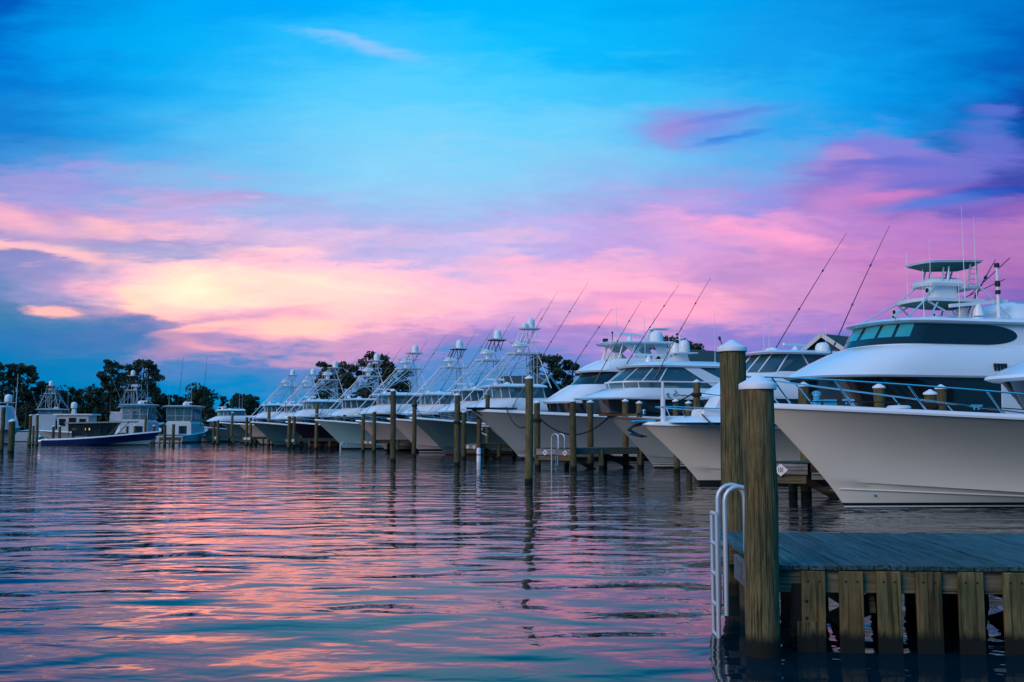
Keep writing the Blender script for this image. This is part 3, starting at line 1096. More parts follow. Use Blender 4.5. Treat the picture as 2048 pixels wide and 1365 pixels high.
def tower(root, zt, z0, xm0, xm1, w=0.85, zm=7.75, shade=True, domes=1, legs=None):
    """Tuna tower: raked pipe legs, a control platform, console, upper platform with a dome."""
    al = M['alu']
    a1, a2 = xm0, xm1
    segs = []
    for s in (1, -1):
        segs += [[(legs[0], s * 2.1, z0 - 1.75), (a1, s * w, zm)],
                 [(legs[1], s * 1.75, z0), (lerp(a1, a2, .45), s * w, zm)],
                 [(legs[2], s * 1.7, z0 - 0.1), (a2 + 0.1, s * w * 0.9, zm + 0.1), (lerp(a1, a2, 0.8), s * w * 0.7, zm + 1.0)],
                 [(lerp(a1, a2, .8), s * w * .9, z0), (lerp(a1, a2, .8), s * w * .85, zm)]]
    poles(root, 'tower_leg', al, segs, 0.042)
    br = []
    for s in (1, -1):
        m0, m1 = Vector((legs[0], s * 2.1, z0 - 1.75)), Vector((a1, s * w, zm))
        r0, r1 = Vector((legs[2], s * 1.7, z0 - 0.1)), Vector((a2 + .1, s * w * .9, zm + .1))
        br += [[m0.lerp(m1, 0.92), r0.lerp(r1, 0.12)], [m0.lerp(m1, 0.5), r0.lerp(r1, 0.92)], [m0.lerp(m1, .72), r0.lerp(r1, .62)]]
    m0 = lerp(z0 - 1.75, zm, .6)
    br += [[(lerp(legs[0], a1, .6), lerp(2.1, w, .6), m0), (a1, -w, zm)], [(lerp(legs[0], a1, .6), -lerp(2.1, w, .6), m0), (a1, w, zm)]]
    poles(root, 'tower_brace', al, br, 0.024)
    # ladder up the aft side
    lx = lerp(a1, a2, 0.8)
    rungs = [[(lx, -0.22, z0 + 0.25 * i), (lx, 0.22, z0 + 0.25 * i)] for i in range(1, int((zm - z0) / 0.25))]
    poles(root, 'ladder_rail', al, [[(lx, -0.22, z0), (lx, -0.22, zm)], [(lx, 0.22, z0), (lx, 0.22, zm)]], 0.02)
    poles(root, 'ladder_rung', al, rungs, 0.02, 4)
    # control platform, with a slim lip
    loft_part(root, 'tower_platform', M['white'], [ring(zm, a1 + 0.25, a2 - 0.05, w + 0.1, 0.6), ring(zm + 0.12, a1 + 0.3, a2 - 0.05, w + 0.14, 0.6)])
    # belly rail round the platform
    m = MB()
    m.tube([(x, y, zm + 0.95) for x, y, z in ring(0, a1 - 0.1, a2, w - 0.05, 0.5)], 0.028, 6)
    for k in (0.0, 0.2, 0.8, 1.0):
        q = ring_at(ring(0, a1 - 0.1, a2, w - 0.05, 0.5), k)
        m.tube([(q.x, q.y, zm + 0.1), (q.x, q.y, zm + 0.95)], 0.022, 6)
    m.build('belly_rail', al, root, ang=60)
    # console pod
    c = lerp(a1, a2, .38)
    m = MB()
    m.loft([ring(zm + 0.12, c + 0.2, c - 0.15, 0.2, 0.15), ring(zm + 0.62, c + 0.22, c - 0.2, 0.22, 0.15)])
    m.loft([ring(zm + 0.62, c + 0.60, c - 0.45, 0.60, 0.5), ring(zm + 0.72, c + 0.60, c - 0.45, 0.60, 0.5), ring(zm + 0.95, c + 0.45, c - 0.35, 0.48, 0.4), ring(zm + 1.02, c + 0.3, c - 0.25, 0.34, 0.3)])
    m.build('console', M['white'], root, ang=40)
    # upper legs and crow's platform
    u0, u1 = lerp(a1, a2, .52), a2 - 0.15
    seg = []
    for s in (1, -1):
        seg += [[(lerp(a1, a2, .45), s * 0.5, zm + 0.9), (u0 - 0.25, s * 0.42, zt)], [(lerp(a1, a2, .3), s * 0.5, zm + 0.95), (u0 + 0.1, s * .4, zt - 0.15)],
                [(lerp(a1, a2, .85), s * 0.5, zm + 0.9), (u1 + 0.1, s * 0.42, zt)], [(lerp(a1, a2, .85), s * 0.5, zm + 0.9), (u0 - .5, s * .4, zt)]]
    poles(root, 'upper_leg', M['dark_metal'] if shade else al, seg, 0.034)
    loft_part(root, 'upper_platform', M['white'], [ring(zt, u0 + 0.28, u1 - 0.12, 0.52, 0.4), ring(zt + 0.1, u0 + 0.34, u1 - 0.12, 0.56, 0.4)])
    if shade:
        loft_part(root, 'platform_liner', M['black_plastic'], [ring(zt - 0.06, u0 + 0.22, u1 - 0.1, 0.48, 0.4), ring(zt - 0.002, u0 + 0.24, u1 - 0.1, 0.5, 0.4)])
    dome(root, (lerp(u0, u1, .55), 0, zt + 0.1), 0.34, 0.82)
    if domes > 1:
        dome(root, (lerp(u0, u1, .05), 0.1, zt + 0.1), 0.26, 0.42, 'small_dome')


def sportfish(name, tip, a, label, hullm, s=1.0, H=2.75, rake=2.8, L=17.0, B=2.6, stripes=(), has_tower=True, shade=True, ndome=1, riggers=True,
              rl=1.0, rail=True, group=None, cat='fishing boat', zt=9.65, vinyl='vinyl', radar=True, seed=0, rig='dark_metal'):
    root = boat_root(name, tip, a, rake * s, label, cat, group or 'tower fishing boats in the row')
    rnd = random.Random(seed)
    f = make_hull(root, L, B, H, 1.5, rake, hullm, stripes=stripes, nt=24)
    e_, g_ = rnd.uniform(-0.3, 0.25), rnd.uniform(-0.10, 0.12)
    # dark cabin band, sloping foredeck house, bridge
    loft_part(root, 'salon_window', M['dark_glass'], [ring(H - 0.35, -2.0, -9.6, 1.95, 3.0), ring(3.35, -1.75, -9.6, 2.02, 3.0)], cap0=False)
    loft_part(root, 'cabin_house', M['white'], [ring(3.33, -1.5, -9.7, 2.08, 3.1), ring(3.45, -1.38, -9.7, 2.1, 3.1), ring(3.75, -1.9 + e_ * 0.5, -9.7, 2.06, 2.9), ring(4.05 + g_ * 0.5, -2.6 + e_ * 0.6, -9.7, 1.95, 2.5), ring(4.28, -3.3, -9.7, 1.8, 2.0), ring(4.34, -3.7, -9.7, 1.6, 1.6)])
    rb, rt = ring(4.3, -3.3, -7.6, 1.72, 1.3), ring(5.12, -3.25, -7.4, 1.62, 1.2)
    loft_part(root, 'bridge_enclosure', M[vinyl], [rb, rt], cap0=False, cap1=False)
    segs = []
    for k in (0.0, 0.14, 0.34, 0.5, 0.66, 0.86, 1.0):
        segs.append([ring_at(rb, k), ring_at(rt, k)])
    for y in (-1.72, 1.72):
        segs.append([(-7.5, y, 4.3), (-7.3, y * 0.95, 5.12)])
    poles(root, 'enclosure_frame', M['white'], segs, 0.035)
    loft_part(root, 'hardtop', M['white'], [ring(5.10, -2.75 + e_, -7.6 + g_ * 4, 1.95, 1.5), ring(5.18, -2.65 + e_, -7.65 + g_ * 4, 2.0, 1.5), ring(5.30, -3.1 + e_, -7.5, 1.7, 1.3), ring(5.40 + g_ * 0.6, -4.0, -7.2, 1.1, 0.9)])
    # helm inside the enclosure
    m = MB()
    m.box((-4.6, 0, 4.66), (0.7, 1.5, 0.75))
    m.build('helm_console', M['grey_white'], root, bevel=0.05)
    for yy in (-0.5, 0.5):
        m = MB()
        m.box((-5.7, yy, 4.55), (0.55, 0.55, 0.45))
        m.box((-5.95, yy, 4.95), (0.14, 0.55, 0.5))
        m.build('helm_seat', M['cushion'], root, bevel=0.04)
    if has_tower:
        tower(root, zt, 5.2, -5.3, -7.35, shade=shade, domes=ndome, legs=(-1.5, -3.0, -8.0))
    if radar:
        open_radar(root, (-3.9, 0.3, 5.38), 1.4, rnd.uniform(-0.6, 0.6), 0.3)
    m = MB()
    m.lathe([(0.28, 0), (0.3, 0.08), (0.2, 0.2), (0.02, 0.25)], (-5.2, -0.5, 5.36), 10)
    m.build('small_dome', M['dome'], root)
    if riggers:
        outrigger(root, (-4.6, 2.1, 3.6), (-4.6 - 4.6 * rl, 2.9, 3.6 + 7.4 * rl), 0.034, m_=rig)
        outrigger(root, (-4.6, -2.1, 3.6), (-4.6 - 4.6 * rl, -2.9, 3.6 + 7.4 * rl), 0.034, m_=rig)
    whip(root, (-6.9, 1.5, 5.3), 3.2 + rnd.uniform(-.5, .8))
    whip(root, (-6.9, -1.5, 5.3), 2.6 + rnd.uniform(-.5, .8))
    if rail:
        bow_rail(root, f, 0.30, 0.5, nst=4)
    # cockpit bulkhead
    m = MB()
    m.box((-9.8, 0, 2.6), (0.12, 3.9, 2.2))
    m.build('salon_bulkhead', M['white'], root)
    if s != 1.0:
        root.scale = (s, s, s)
    return root, f


WS, DS, RS = M['stripe_white'], M['stripe_dark'], M['stripe_red']

# --- boat A: the nearest hull on the right
rakeA = 2.3
boatA = boat_root('motor_yacht', at_z(1518, 25.0, 2.6), 12, rakeA, 'nearest cream motor yacht at the right edge, long foredeck and steel bow rail', 'yacht')
fA = make_hull(boatA, 20, 2.75, 2.55, 1.75, rakeA, M['cream'], zc=0.70, flare=2.3, stripes=((0.02, 0.06, WS), (0.085, 0.135, DS)), wl=0.085, nt=44, gunwale=0.10)
bow_rail(boatA, fA, 0.42, 0.66, nst=6, r=0.024, rake=0.45)
# spray knocker below the chine
m = MB()
for s in (1, -1):
    pts = []
    for i in range(20):
        t = 0.008 + 0.3 * (i / 19) ** 1.3
        p = fA(t, lerp(0.09, fA.chine(t), 0.66))
        pts.append((p.x, s * (p.y + 0.004), p.z))
    m.tube(pts, [0.022] * 19 + [0.004], 5)
m.build('spray_strip', M['cream'], boatA, ang=60)
loft_part(boatA, 'salon_window', M['dark_glass'], [ring(2.5, -5.9, -15, 2.05, 3.4), ring(3.32, -5.2, -15, 2.1, 3.4)], cap0=False)
loft_part(boatA, 'cabin_house', M['white'], [ring(3.28, -4.9, -15, 2.16, 3.6), ring(3.34, -4.72, -15, 2.2, 3.6), ring(3.42, -4.75, -15, 2.18, 3.5), ring(3.9, -6.0, -15, 2.0, 3.0), ring(4.5, -8.0, -15, 1.8, 2.4)])
m = MB()
m.lathe([(0.12, 0), (0.12, 0.1), (0.08, 0.12), (0.08, 0.24), (0.11, 0.26), (0.11, 0.32), (0.02, 0.36)], (0.75, 0.05, 2.6), 12)
m.box((0.45, 0.1, 2.66), (0.35, 0.2, 0.16))
m.build('windlass', M['steel'], boatA, ang=40)
m = MB()
for (x, y) in ((0.2, 0.62), (0.2, -0.62), (-2.6, 1.7), (-2.6, -1.7)):
    z = fA.sheer(max(0.02, -x / 20)) + 0.12
    m.tube([(x - 0.16, y, z + 0.07), (x + 0.16, y, z + 0.07)], 0.025, 6)
    m.tube([(x - 0.06, y, z - 0.03), (x - 0.06, y, z + 0.07)], 0.022, 6)
    m.tube([(x + 0.06, y, z - 0.03), (x + 0.06, y, z + 0.07)], 0.022, 6)
m.build('cleat', M['steel'], boatA, ang=60)
m = MB()
m.lathe([(0.30, 0), (0.30, 0.05), (0.24, 0.08), (0.02, 0.09)], (-1.6, 0, 2.52), 16)
m.build('deck_hatch', M['grey_white'], boatA)
m = MB()
p = fA(0.045, 0.33)
m.lathe([(0.035, 0), (0.035, 0.03), (0.01, 0.04)], (0, 0, 0), 8)
for i, q in enumerate(m.v):
    m.v[i] = (p.x + q[0], p.y + q[2], p.z + q[1])
m.build('through_hull', M['steel'], boatA)
m = MB()
m.tube([(1.2, 0.3, 2.68), (-0.5, 0.9, 2.66), (-2.5, 1.5, 2.56), (-4.5, 1.75, 2.44)], 0.016, 6)
m.build('deck_line', M['rope'], boatA)

# --- boat B: enclosed bridge and tower
rakeB = 2.2
boatB = boat_root('bridge_yacht', at_z(1285, 35.8, 2.2), 14, rakeB, 'large white yacht with enclosed dark-glass bridge and small green-topped tower', 'yacht')
fB = make_hull(boatB, 21, 2.75, 2.16, 1.7, rakeB, M['cream'], zc=0.62, flare=2.1, stripes=((0.10, 0.15, DS),), wl=0.10, nt=36, gunwale=0.10)
loft_part(boatB, 'salon_window', M['dark_glass'], [ring(2.1, -5.3, -13.0, 2.3, 3.3), ring(3.86, -4.55, -13.0, 2.36, 3.4)], cap0=False)
loft_part(boatB, 'salon_bulkhead', M['white'], [ring(2.1, -10.9, -16.0, 2.32, 0.1), ring(3.80, -10.9, -16.0, 2.38, 0.1)])
loft_part(boatB, 'brow_edge', M['black_plastic'], [ring(3.80, -4.15, -15.8, 2.44, 3.5), ring(3.87, -4.05, -15.8, 2.46, 3.5)])
loft_part(boatB, 'cabin_house', M['white'], [ring(3.86, -3.98, -16, 2.46, 3.6), ring(3.93, -3.86, -16, 2.5, 3.6), ring(4.12, -4.2, -16, 2.48, 3.5), ring(4.5, -4.95, -16, 2.40, 3.2), ring(4.85, -5.75, -16, 2.26, 2.8), ring(5.05, -6.35, -16, 2.12, 2.3), ring(5.10, -6.6, -16, 2.02, 2.0)])
rbB, rtB = ring(5.06, -6.50, -13.6, 2.02, 1.7, n=24), ring(5.92, -7.06, -13.6, 1.92, 1.5, n=24)
loft_part(boatB, 'bridge_house', M['white'], [rbB, rtB], cap0=False, cap1=False)


def wband(root, name, m_, rb, rt, k0, k1, z0=0.0, z1=1.0, off=0.014, aft=None, nn=12, parent=None):
    """A glass strip lying on the loft between two rings, from arc fraction k0 to k1 and then aft along the port/starboard side to x = aft, with a rounded end."""
    cols = []
    for i in range(nn + 1):
        k = lerp(k0, k1, i / nn)
        cols.append((ring_at(rb, k), ring_at(rt, k), z0, z1))
    if aft is not None:
        b0, t0 = cols[-1][0], cols[-1][1]
        e = 1.5
        for i in range(1, 25):
            q = 1 - (1 - i / 24) ** 1.6
            xb = lerp(b0.x, aft, q)
            xt = lerp(t0.x, aft, q)
            d = max(0.0, (xb - aft) / e)
            sh = 1.0 if d >= 1 else math.sqrt(max(0.0, 1 - (1 - d) ** 2))
            mid = (z0 + z1) / 2
            cols.append((Vector((xb, b0.y, b0.z)), Vector((xt, t0.y, t0.z)), lerp(mid, z0, sh), lerp(mid, z1, sh)))
    mbb = MB()
    vs = []
    for b, t, a0, a1 in cols:
        nrm = Vector((0, b.y, 0))
        nrm = Vector((max(0.0, b.x - (rb[1][0])), b.y * 0.55, 0.25)).normalized() if abs(b.y) > 1e-3 else Vector((1, 0, 0.25)).normalized()
        vs.append(b.lerp(t, a0) + nrm * off)
        vs.append(b.lerp(t, a1) + nrm * off)
    mbb.add(vs, [(2 * i, 2 * i + 2, 2 * i + 3, 2 * i + 1) for i in range(len(cols) - 1)])
    return mbb.build(name, m_, parent or root, ang=0)


wband(boatB, 'side_window', M['dark_glass'], rbB, rtB, 0.90, 1.0, 0.06, 0.94, aft=-12.1)
wband(boatB, 'side_window', M['dark_glass'], rbB, rtB, 0.10, 0.0, 0.06, 0.94, aft=-12.1)
wband(boatB, 'windscreen_band', M['dark_glass'], rbB, rtB, 0.10, 0.90, 0.06, 0.94, nn=40)
for i in range(6):
    k0 = 0.115 + 0.13 * i
    wband(boatB, 'skylit_windscreen_pane', M['skylit_glass'], rbB, rtB, k0, k0 + 0.105, 0.36, 0.92, off=0.03)  # upper part of each pane only, painted as sky showing through
loft_part(boatB, 'hardtop', M['white'], [ring(5.90, -6.85, -14.2, 2.10, 1.9), ring(5.98, -6.70, -14.4, 2.16, 1.9), ring(6.08, -6.95, -14.4, 2.08, 1.8), ring(6.2, -8.2, -14.3, 1.7, 1.5), ring(6.26, -9.5, -14.2, 1.1, 1.0)])
# tower
segs = []
for s in (1, -1):
    segs += [[(-7.6, s * 1.7, 6.08), (-8.95, s * 0.95, 6.9), (-9.75, s * 0.55, 7.62)], [(-8.6, s * 1.6, 6.12), (-9.6, s * 0.85, 6.9)],
             [(-12.3, s * 1.55, 6.15), (-11.35, s * 0.9, 7.55), (-11.5, s * 0.7, 8.45)], [(-10.9, s * .9, 6.2), (-11.2, s * .9, 6.95)],
             [(-10.1, s * 1.2, 6.2), (-9.1, s * 0.9, 6.85)], [(-10.0, s * 0.6, 7.7), (-10.1, s * 0.55, 8.25)], [(-10.25, s * 0.6, 7.7), (-10.35, s * 0.55, 8.3)],
             [(-11.0, s * 0.8, 7.55), (-11.25, s * 0.65, 8.42)]]
poles(boatB, 'tower_leg', M['alu'], segs, 0.038)
poles(boatB, 'tower_ladder', M['alu'], [[(-11.15, s * 0.75, 7.6 + 0.2 * i), (-11.42, s * 0.75, 7.6 + 0.2 * i)] for s in (1, -1) for i in range(4)], 0.022)
loft_part(boatB, 'tower_platform', M['white'], [ring(6.86, -8.75, -11.5, 1.02, 0.7), ring(6.98, -8.7, -11.5, 1.06, 0.7)])
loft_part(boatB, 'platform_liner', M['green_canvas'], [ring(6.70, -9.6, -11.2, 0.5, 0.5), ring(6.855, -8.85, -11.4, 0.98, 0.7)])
m = MB()
m.loft([ring(6.98, -9.85, -10.75, 0.42, 0.3), ring(7.55, -9.8, -10.75, 0.44, 0.3)])
m.loft([ring(7.52, -9.3, -10.85, 0.62, 0.5), ring(7.62, -9.25, -10.9, 0.66, 0.5), ring(7.78, -9.45, -10.85, 0.6, 0.45), ring(7.86, -9.8, -10.7, 0.45, 0.35)])
m.build('console', M['white'], boatB, ang=40)
loft_part(boatB, 'belly_band', M['alu'], [ring(7.42, -10.8, -11.5, 0.85, 0.1), ring(7.52, -10.8, -11.5, 0.85, 0.1)])
loft_part(boatB, 'sunshade', M['white'], [ring(8.36, -9.15, -11.7, 0.78, 0.6, kz=-0.05), ring(8.43, -9.1, -11.7, 0.82, 0.6, kz=-0.05), ring(8.54, -9.6, -11.5, 0.5, 0.5, kz=-0.03)])
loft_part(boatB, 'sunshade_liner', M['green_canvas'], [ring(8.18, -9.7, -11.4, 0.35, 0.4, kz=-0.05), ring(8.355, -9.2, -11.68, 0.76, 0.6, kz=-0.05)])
for (x, y, z0, z1) in ((-9.2, 0.95, 6.95, 9.2), (-9.55, -0.95, 6.95, 9.1), (-10.7, 0.95, 6.95, 10.6), (-11.35, 0.8, 7.0, 10.3), (-8.6, 1.3, 6.1, 8.0), (-13.9, 1.9, 6.0, 9.5), (-10.0, 1.5, 6.2, 7.9)):
    whip(boatB, (x, y, z0), z1 - z0, 0.014)
m = MB()
m.beam((-9.85, 1.15, 6.66), (-12.4, 1.15, 6.92), 0.14, 0.13)
m.lathe([(0.22, 0), (0.2, 0.2), (0.11, 0.45)], (-11.1, 1.15, 6.3), 10)
m.build('radar_array', M['dome'], boatB, ang=40)
dome(boatB, (-10.9, 0.5, 6.25), 0.24, 0.5, 'small_dome')
loft_part(boatB, 'dome_fairing', M['white'], [ring(6.1, -12.2, -14.2, 1.3, 1.0), ring(6.5, -12.3, -14.2, 1.2, 1.0), ring(6.85, -12.6, -14.1, 0.95, 0.8), ring(7.0, -13.0, -14.0, 0.5, 0.4)])
m = MB()
m.tube([(-11.9, 1.3, 6.15), (-11.9, 1.3, 8.3)], [0.07, 0.04], 8)
m.build('light_mast', M['white'], boatB)
for z, h in ((7.45, 0.22), (7.15, 0.16), (8.2, 0.16)):
    m = MB()
    m.lathe([(0.09, 0), (0.10, 0.02), (0.10, h - 0.02), (0.07, h)], (-11.9, 1.3, z), 10)
    m.build('navigation_light', M['black_plastic'], boatB)
for (x, y, z, r) in ((-7.35, 1.35, 6.2, 0.12), (-7.55, 1.05, 6.25, 0.12), (-7.0, 1.75, 6.02, 0.07), (-8.75, 1.75, 6.15, 0.07), (-9.25, 0.75, 7.15, 0.13)):
    m = MB()
    m.tube([(x - r, y, z + r), (x + r * 0.6, y + 0.02, z + r)], [r * 0.8, r], 10)
    m.tube([(x - r * 0.4, y, z - 0.05), (x - r * .4, y, z + r)], 0.03, 6)
    sp_ = m.build('spotlight', M['white'], boatB, ang=40)
    m = MB()
    m.tube([(x + r * 0.6, y + 0.02, z + r), (x + r * 0.62 + 0.02, y + 0.02, z + r)], r * 0.7, 10)
    m.build('lens', M['black_plastic'], sp_)
outrigger(boatB, (-12.6, -1.9, 5.9), (-16.5, -4.2, 9.6), 0.05)
outrigger(boatB, (-12.9, 2.0, 5.9), (-17.5, 3.2, 11.0), 0.05)
poles(boatB, 'fishing_rod', M['dark_metal'], [[(-11.3, -0.6, 7.0), (-14.2, -1.0, 8.15)], [(-11.4, 0.3, 7.2), (-13.2, 0.5, 8.75)]], 0.018)
for i in range(4):
    m = MB()
    m.box((-10.65 - 0.15 * i, 2.475, 4.26), (0.085, 0.07, 0.27))
    m.build('vent', M['black_plastic'], boatB)
m = MB()
m.lathe([(0.06, -0.12), (0.10, -0.08), (0.10, 0.06), (0.06, 0.12)], (-13.2, 2.02, 5.1), 8)
m.build('side_lamp', M['black_plastic'], boatB)
loft_part(boatB, 'foredeck', M['white'], [ring(2.22, 1.5, -9, 2.25, 5.5), ring(2.36, 1.2, -9, 2.1, 5.3), ring(2.46, 0.4, -9, 1.8, 4.6)], ang=60)
# foredeck lounge
for i, (x, y) in enumerate(((-0.15, 0.5), (-1.75, 0.7))):
    m = MB()
    zz = 2.42
    m.loft([[(x + 0.5, y - 0.5, zz), (x - 0.65, y - 0.5, zz), (x - 0.65, y + 0.5, zz), (x + 0.5, y + 0.5, zz)], [(x + 0.45, y - 0.48, zz + 0.28), (x - 0.65, y - 0.48, zz + 0.28), (x - 0.65, y + 0.48, zz + 0.28), (x + 0.45, y + 0.48, zz + 0.28)]])
    m.loft([[(x + 0.05, y - 0.46, zz + 0.28), (x - 0.62, y - 0.46, zz + 0.28), (x - 0.62, y + 0.46, zz + 0.28), (x + 0.05, y + 0.46, zz + 0.28)], [(x - 0.25, y - 0.40, zz + 0.75), (x - 0.6, y - 0.40, zz + 0.75), (x - 0.6, y + 0.40, zz + 0.75), (x - 0.25, y + 0.40, zz + 0.75)]])
    m.build('bow_seat', M['cushion'], boatB, bevel=0.05)
m = MB()
m.tube([(1.45, 0.1, 2.2), (1.45, 0.1, 3.1)], 0.085, 10)
m.tube([(1.45, 0.1, 3.1), (1.45, 0.1, 3.7)], 0.05, 10)
m.build('jackstaff', M['white'], boatB)
bow_rail(boatB, fB, 0.30, 0.55, t0=0.03, nst=4, r=0.026, rake=0.1)
m = MB()
m.box((1.0, -0.1, 2.42), (0.9, 0.3, 0.08))
m.build('anchor_locker', M['cushion'], boatB, bevel=0.02)
m = MB()
m.tube([(2.1, 0, 2.2), (2.55, 0, 2.1), (2.75, 0, 1.95)], 0.05, 8)
m.tube([(2.75, 0.0, 1.98), (2.35, 0, 1.78), (2.05, 0, 1.72)], [0.05, 0.04, 0.03], 6)
m.loft([[(2.72, -0.22, 1.80), (2.72, 0.22, 1.80), (2.60, 0.0, 1.9)], [(2.2, -0.10, 1.68), (2.2, 0.10, 1.68), (2.2, 0.0, 1.74)]])
m.build('anchor', M['dark_metal'], boatB, ang=40)
m = MB()
m.beam((1.75, 0, 2.28), (2.6, 0, 2.24), 0.26, 0.10)
m.build('bow_roller', M['steel'], boatB, bevel=0.02)
# ensign hanging at the cockpit side
fl = empty('hanging_flag', boatB.matrix_basis @ Vector((-13.6, 2.1, 6.05)), 0, 'small striped flag hanging limp beside the enclosed bridge', 'flag')
m = MB()
m.tube([(0, 0, 0), (0, 0, 1.0)], 0.015, 6)
m.build('staff', M['white'], fl)
for i, (nm, mm) in enumerate((('blue_canton', 'flag_blue'), ('red_stripe', 'flag_red'), ('white_stripe', 'flag_white'), ('red_stripe', 'flag_red'), ('white_stripe', 'flag_white'))):
    m = MB()
    z0, z1 = 0.9 - i * 0.13, 0.9 - (i + 1) * 0.13 - (0.02 if i else 0)
    m.loft([[(0.02, 0.0, z1), (0.02, 0.012, z1), (0.09, 0.06, z1 - .02), (0.15, 0.0, z1 - .06), (0.15, -0.012, z1 - .06), (0.09, 0.045, z1 - .02)], [(0.02, 0.0, z0), (0.02, 0.012, z0), (0.07, 0.05, z0 - .02), (0.13, 0.0, z0 - .06), (0.13, -0.012, z0 - .06), (0.07, 0.035, z0 - .02)]])
    m.build(nm, M[mm], fl)

# --- boat C: convertible with teak rail, long outriggers
rakeC = 2.5
boatC = boat_root('convertible_yacht', at_z(1216, 50.5, 2.67), 15, rakeC, 'white convertible with brown teak bow rail and two long dark outriggers, behind the near pilings', 'yacht')
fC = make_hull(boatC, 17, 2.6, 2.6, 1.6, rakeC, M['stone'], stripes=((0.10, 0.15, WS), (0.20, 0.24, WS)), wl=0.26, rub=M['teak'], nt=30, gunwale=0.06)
loft_part(boatC, 'bow_pulpit', M['teak'], [ring(2.64, 2.95, 0.9, 0.30, 0.3), ring(2.76, 3.0, 0.9, 0.33, 0.3)])
loft_part(boatC, 'salon_window', M['dark_glass'], [ring(2.5, -3.3, -11, 2.0, 3.0), ring(3.55, -3.0, -11, 2.05, 3.0)], cap0=False)
loft_part(boatC, 'cabin_house', M['white'], [ring(3.52, -2.8, -11, 2.1, 3.1), ring(3.66, -2.65, -11, 2.12, 3.1), ring(4.1, -3.4, -11, 2.06, 2.8), ring(4.6, -4.2, -11, 1.9, 2.4), ring(4.95, -4.75, -11, 1.75, 2.0)])
rb, rt = ring(4.9, -4.7, -9.3, 1.72, 1.4), ring(5.85, -5.6, -9.3, 1.66, 1.2)
loft_part(boatC, 'bridge_enclosure', M['blue_glass'], [rb, rt], cap0=False, cap1=False)
poles(boatC, 'enclosure_frame', M['white'], [[ring_at(rb, k), ring_at(rt, k)] for k in (0, .2, .36, .5, .64, .8, 1.0)] + [[(-8.2, s * 1.72, 4.9), (-7.6, s * 1.66, 5.85)] for s in (1, -1)], 0.045)
loft_part(boatC, 'hardtop', M['white'], [ring(5.84, -5.2, -9.8, 1.95, 1.5), ring(5.93, -5.1, -9.85, 2.0, 1.5), ring(6.06, -5.7, -9.7, 1.7, 1.3), ring(6.12, -6.5, -9.6, 1.1, 0.9)])
m = MB()
m.box((-6.2, 0, 5.2), (0.8, 1.6, 0.5))
m.build('helm_console', M['grey_white'], boatC, bevel=0.05)
open_radar(boatC, (-8.0, 0.3, 6.1), 1.6, 0.25, 0.3)
dome(boatC, (-9.3, 0.9, 5.95), 0.38, 0.62)
m = MB()
m.lathe([(0.36, 0), (0.38, 0.1), (0.3, 0.2), (0.02, 0.26)], (-7.0, -0.3, 6.1), 12)
m.build('small_dome', M['dome'], boatC)
outrigger(boatC, (-6.6, -2.2, 3.9), (-13.5, -2.9, 13.4), 0.034)
outrigger(boatC, (-8.0, 2.2, 4.0), (-12.2, 2.9, 12.6), 0.034)
m = MB()
m.tube([(-5.2, -1.9, 5.9), (-4.9, -2.2, 6.9)], 0.03, 6)
m.tube([(-4.9, -2.2, 6.85), (-4.88, -2.22, 7.05)], 0.07, 8)
m.build('masthead_light', M['black_plastic'], boatC)
for x, y, h in ((-5.7, 1.7, 2.0), (-9.0, 1.7, 2.4), (-7.3, -1.7, 2.2)):
    whip(boatC, (x, y, 5.95), h)
m = MB()
m.lathe([(0.12, 0), (0.12, 0.1), (0.07, 0.14), (0.07, 0.22), (0.11, 0.26), (0.02, 0.32)], (0.55, 0.0, 2.68), 10)
m.box((0.9, 0.2, 2.74), (0.3, 0.3, 0.14))
m.build('windlass', M['steel'], boatC)

# --- boat D: express yacht with two domes
rakeD = 3.2
boatD = boat_root('express_yacht', at_z(945, 63, 3.28), 16, rakeD, 'white express yacht with wide blue windscreen and twin satellite domes on a mast', 'yacht')
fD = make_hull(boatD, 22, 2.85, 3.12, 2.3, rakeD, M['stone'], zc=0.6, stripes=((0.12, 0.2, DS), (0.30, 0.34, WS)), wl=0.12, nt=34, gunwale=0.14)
loft_part(boatD, 'bow_pulpit', M['black_plastic'], [ring(3.22, 3.55, 0.4, 0.45, 0.4), ring(3.34, 3.6, 0.4, 0.5, 0.4)])
poles(boatD, 'pulpit_strut', M['dark_metal'], [[(3.2, s * 0.2, 3.2), (2.2, s * 0.1, 2.6)] for s in (1, -1)], 0.05)
loft_part(boatD, 'salon_window', M['dark_glass'], [ring(3.0, -4.6, -15, 2.3, 3.4), ring(3.92, -4.3, -15, 2.36, 3.4)], cap0=False)
loft_part(boatD, 'cabin_house', M['white'], [ring(3.88, -3.9, -15, 2.42, 3.8), ring(3.98, -3.7, -15, 2.45, 3.8), ring(4.25, -4.6, -15, 2.4, 3.4), ring(4.62, -5.8, -15, 2.3, 2.8)])
rb, rm, rt = ring(4.60, -6.1, -14.0, 2.25, 2.6, n=20), ring(5.02, -6.0, -14.0, 2.3, 2.6, n=20), ring(6.0, -7.3, -12.6, 2.05, 2.0, n=20)
loft_part(boatD, 'lower_screen', M['vinyl'], [rb, rm], cap0=False, cap1=False)
loft_part(boatD, 'windscreen', M['blue_glass'], [rm, rt], cap0=False, cap1=False)
m = MB()
m.tube(rm[1:-1] + [rm[-1]], 0.06, 6)
m.tube([rm[1], rm[0]], 0.06, 6)
m.build('belt_rail', M['white'], boatD, ang=60)
poles(boatD, 'windscreen_frame', M['white'], [[ring_at(rm, k), ring_at(rt, k)] for k in (0.0, 0.12, 0.3, 0.5, 0.7, 0.88, 1.0)] + [[ring_at(rb, k), ring_at(rm, k)] for k in (0.3, .5, .7, .85)], 0.045)
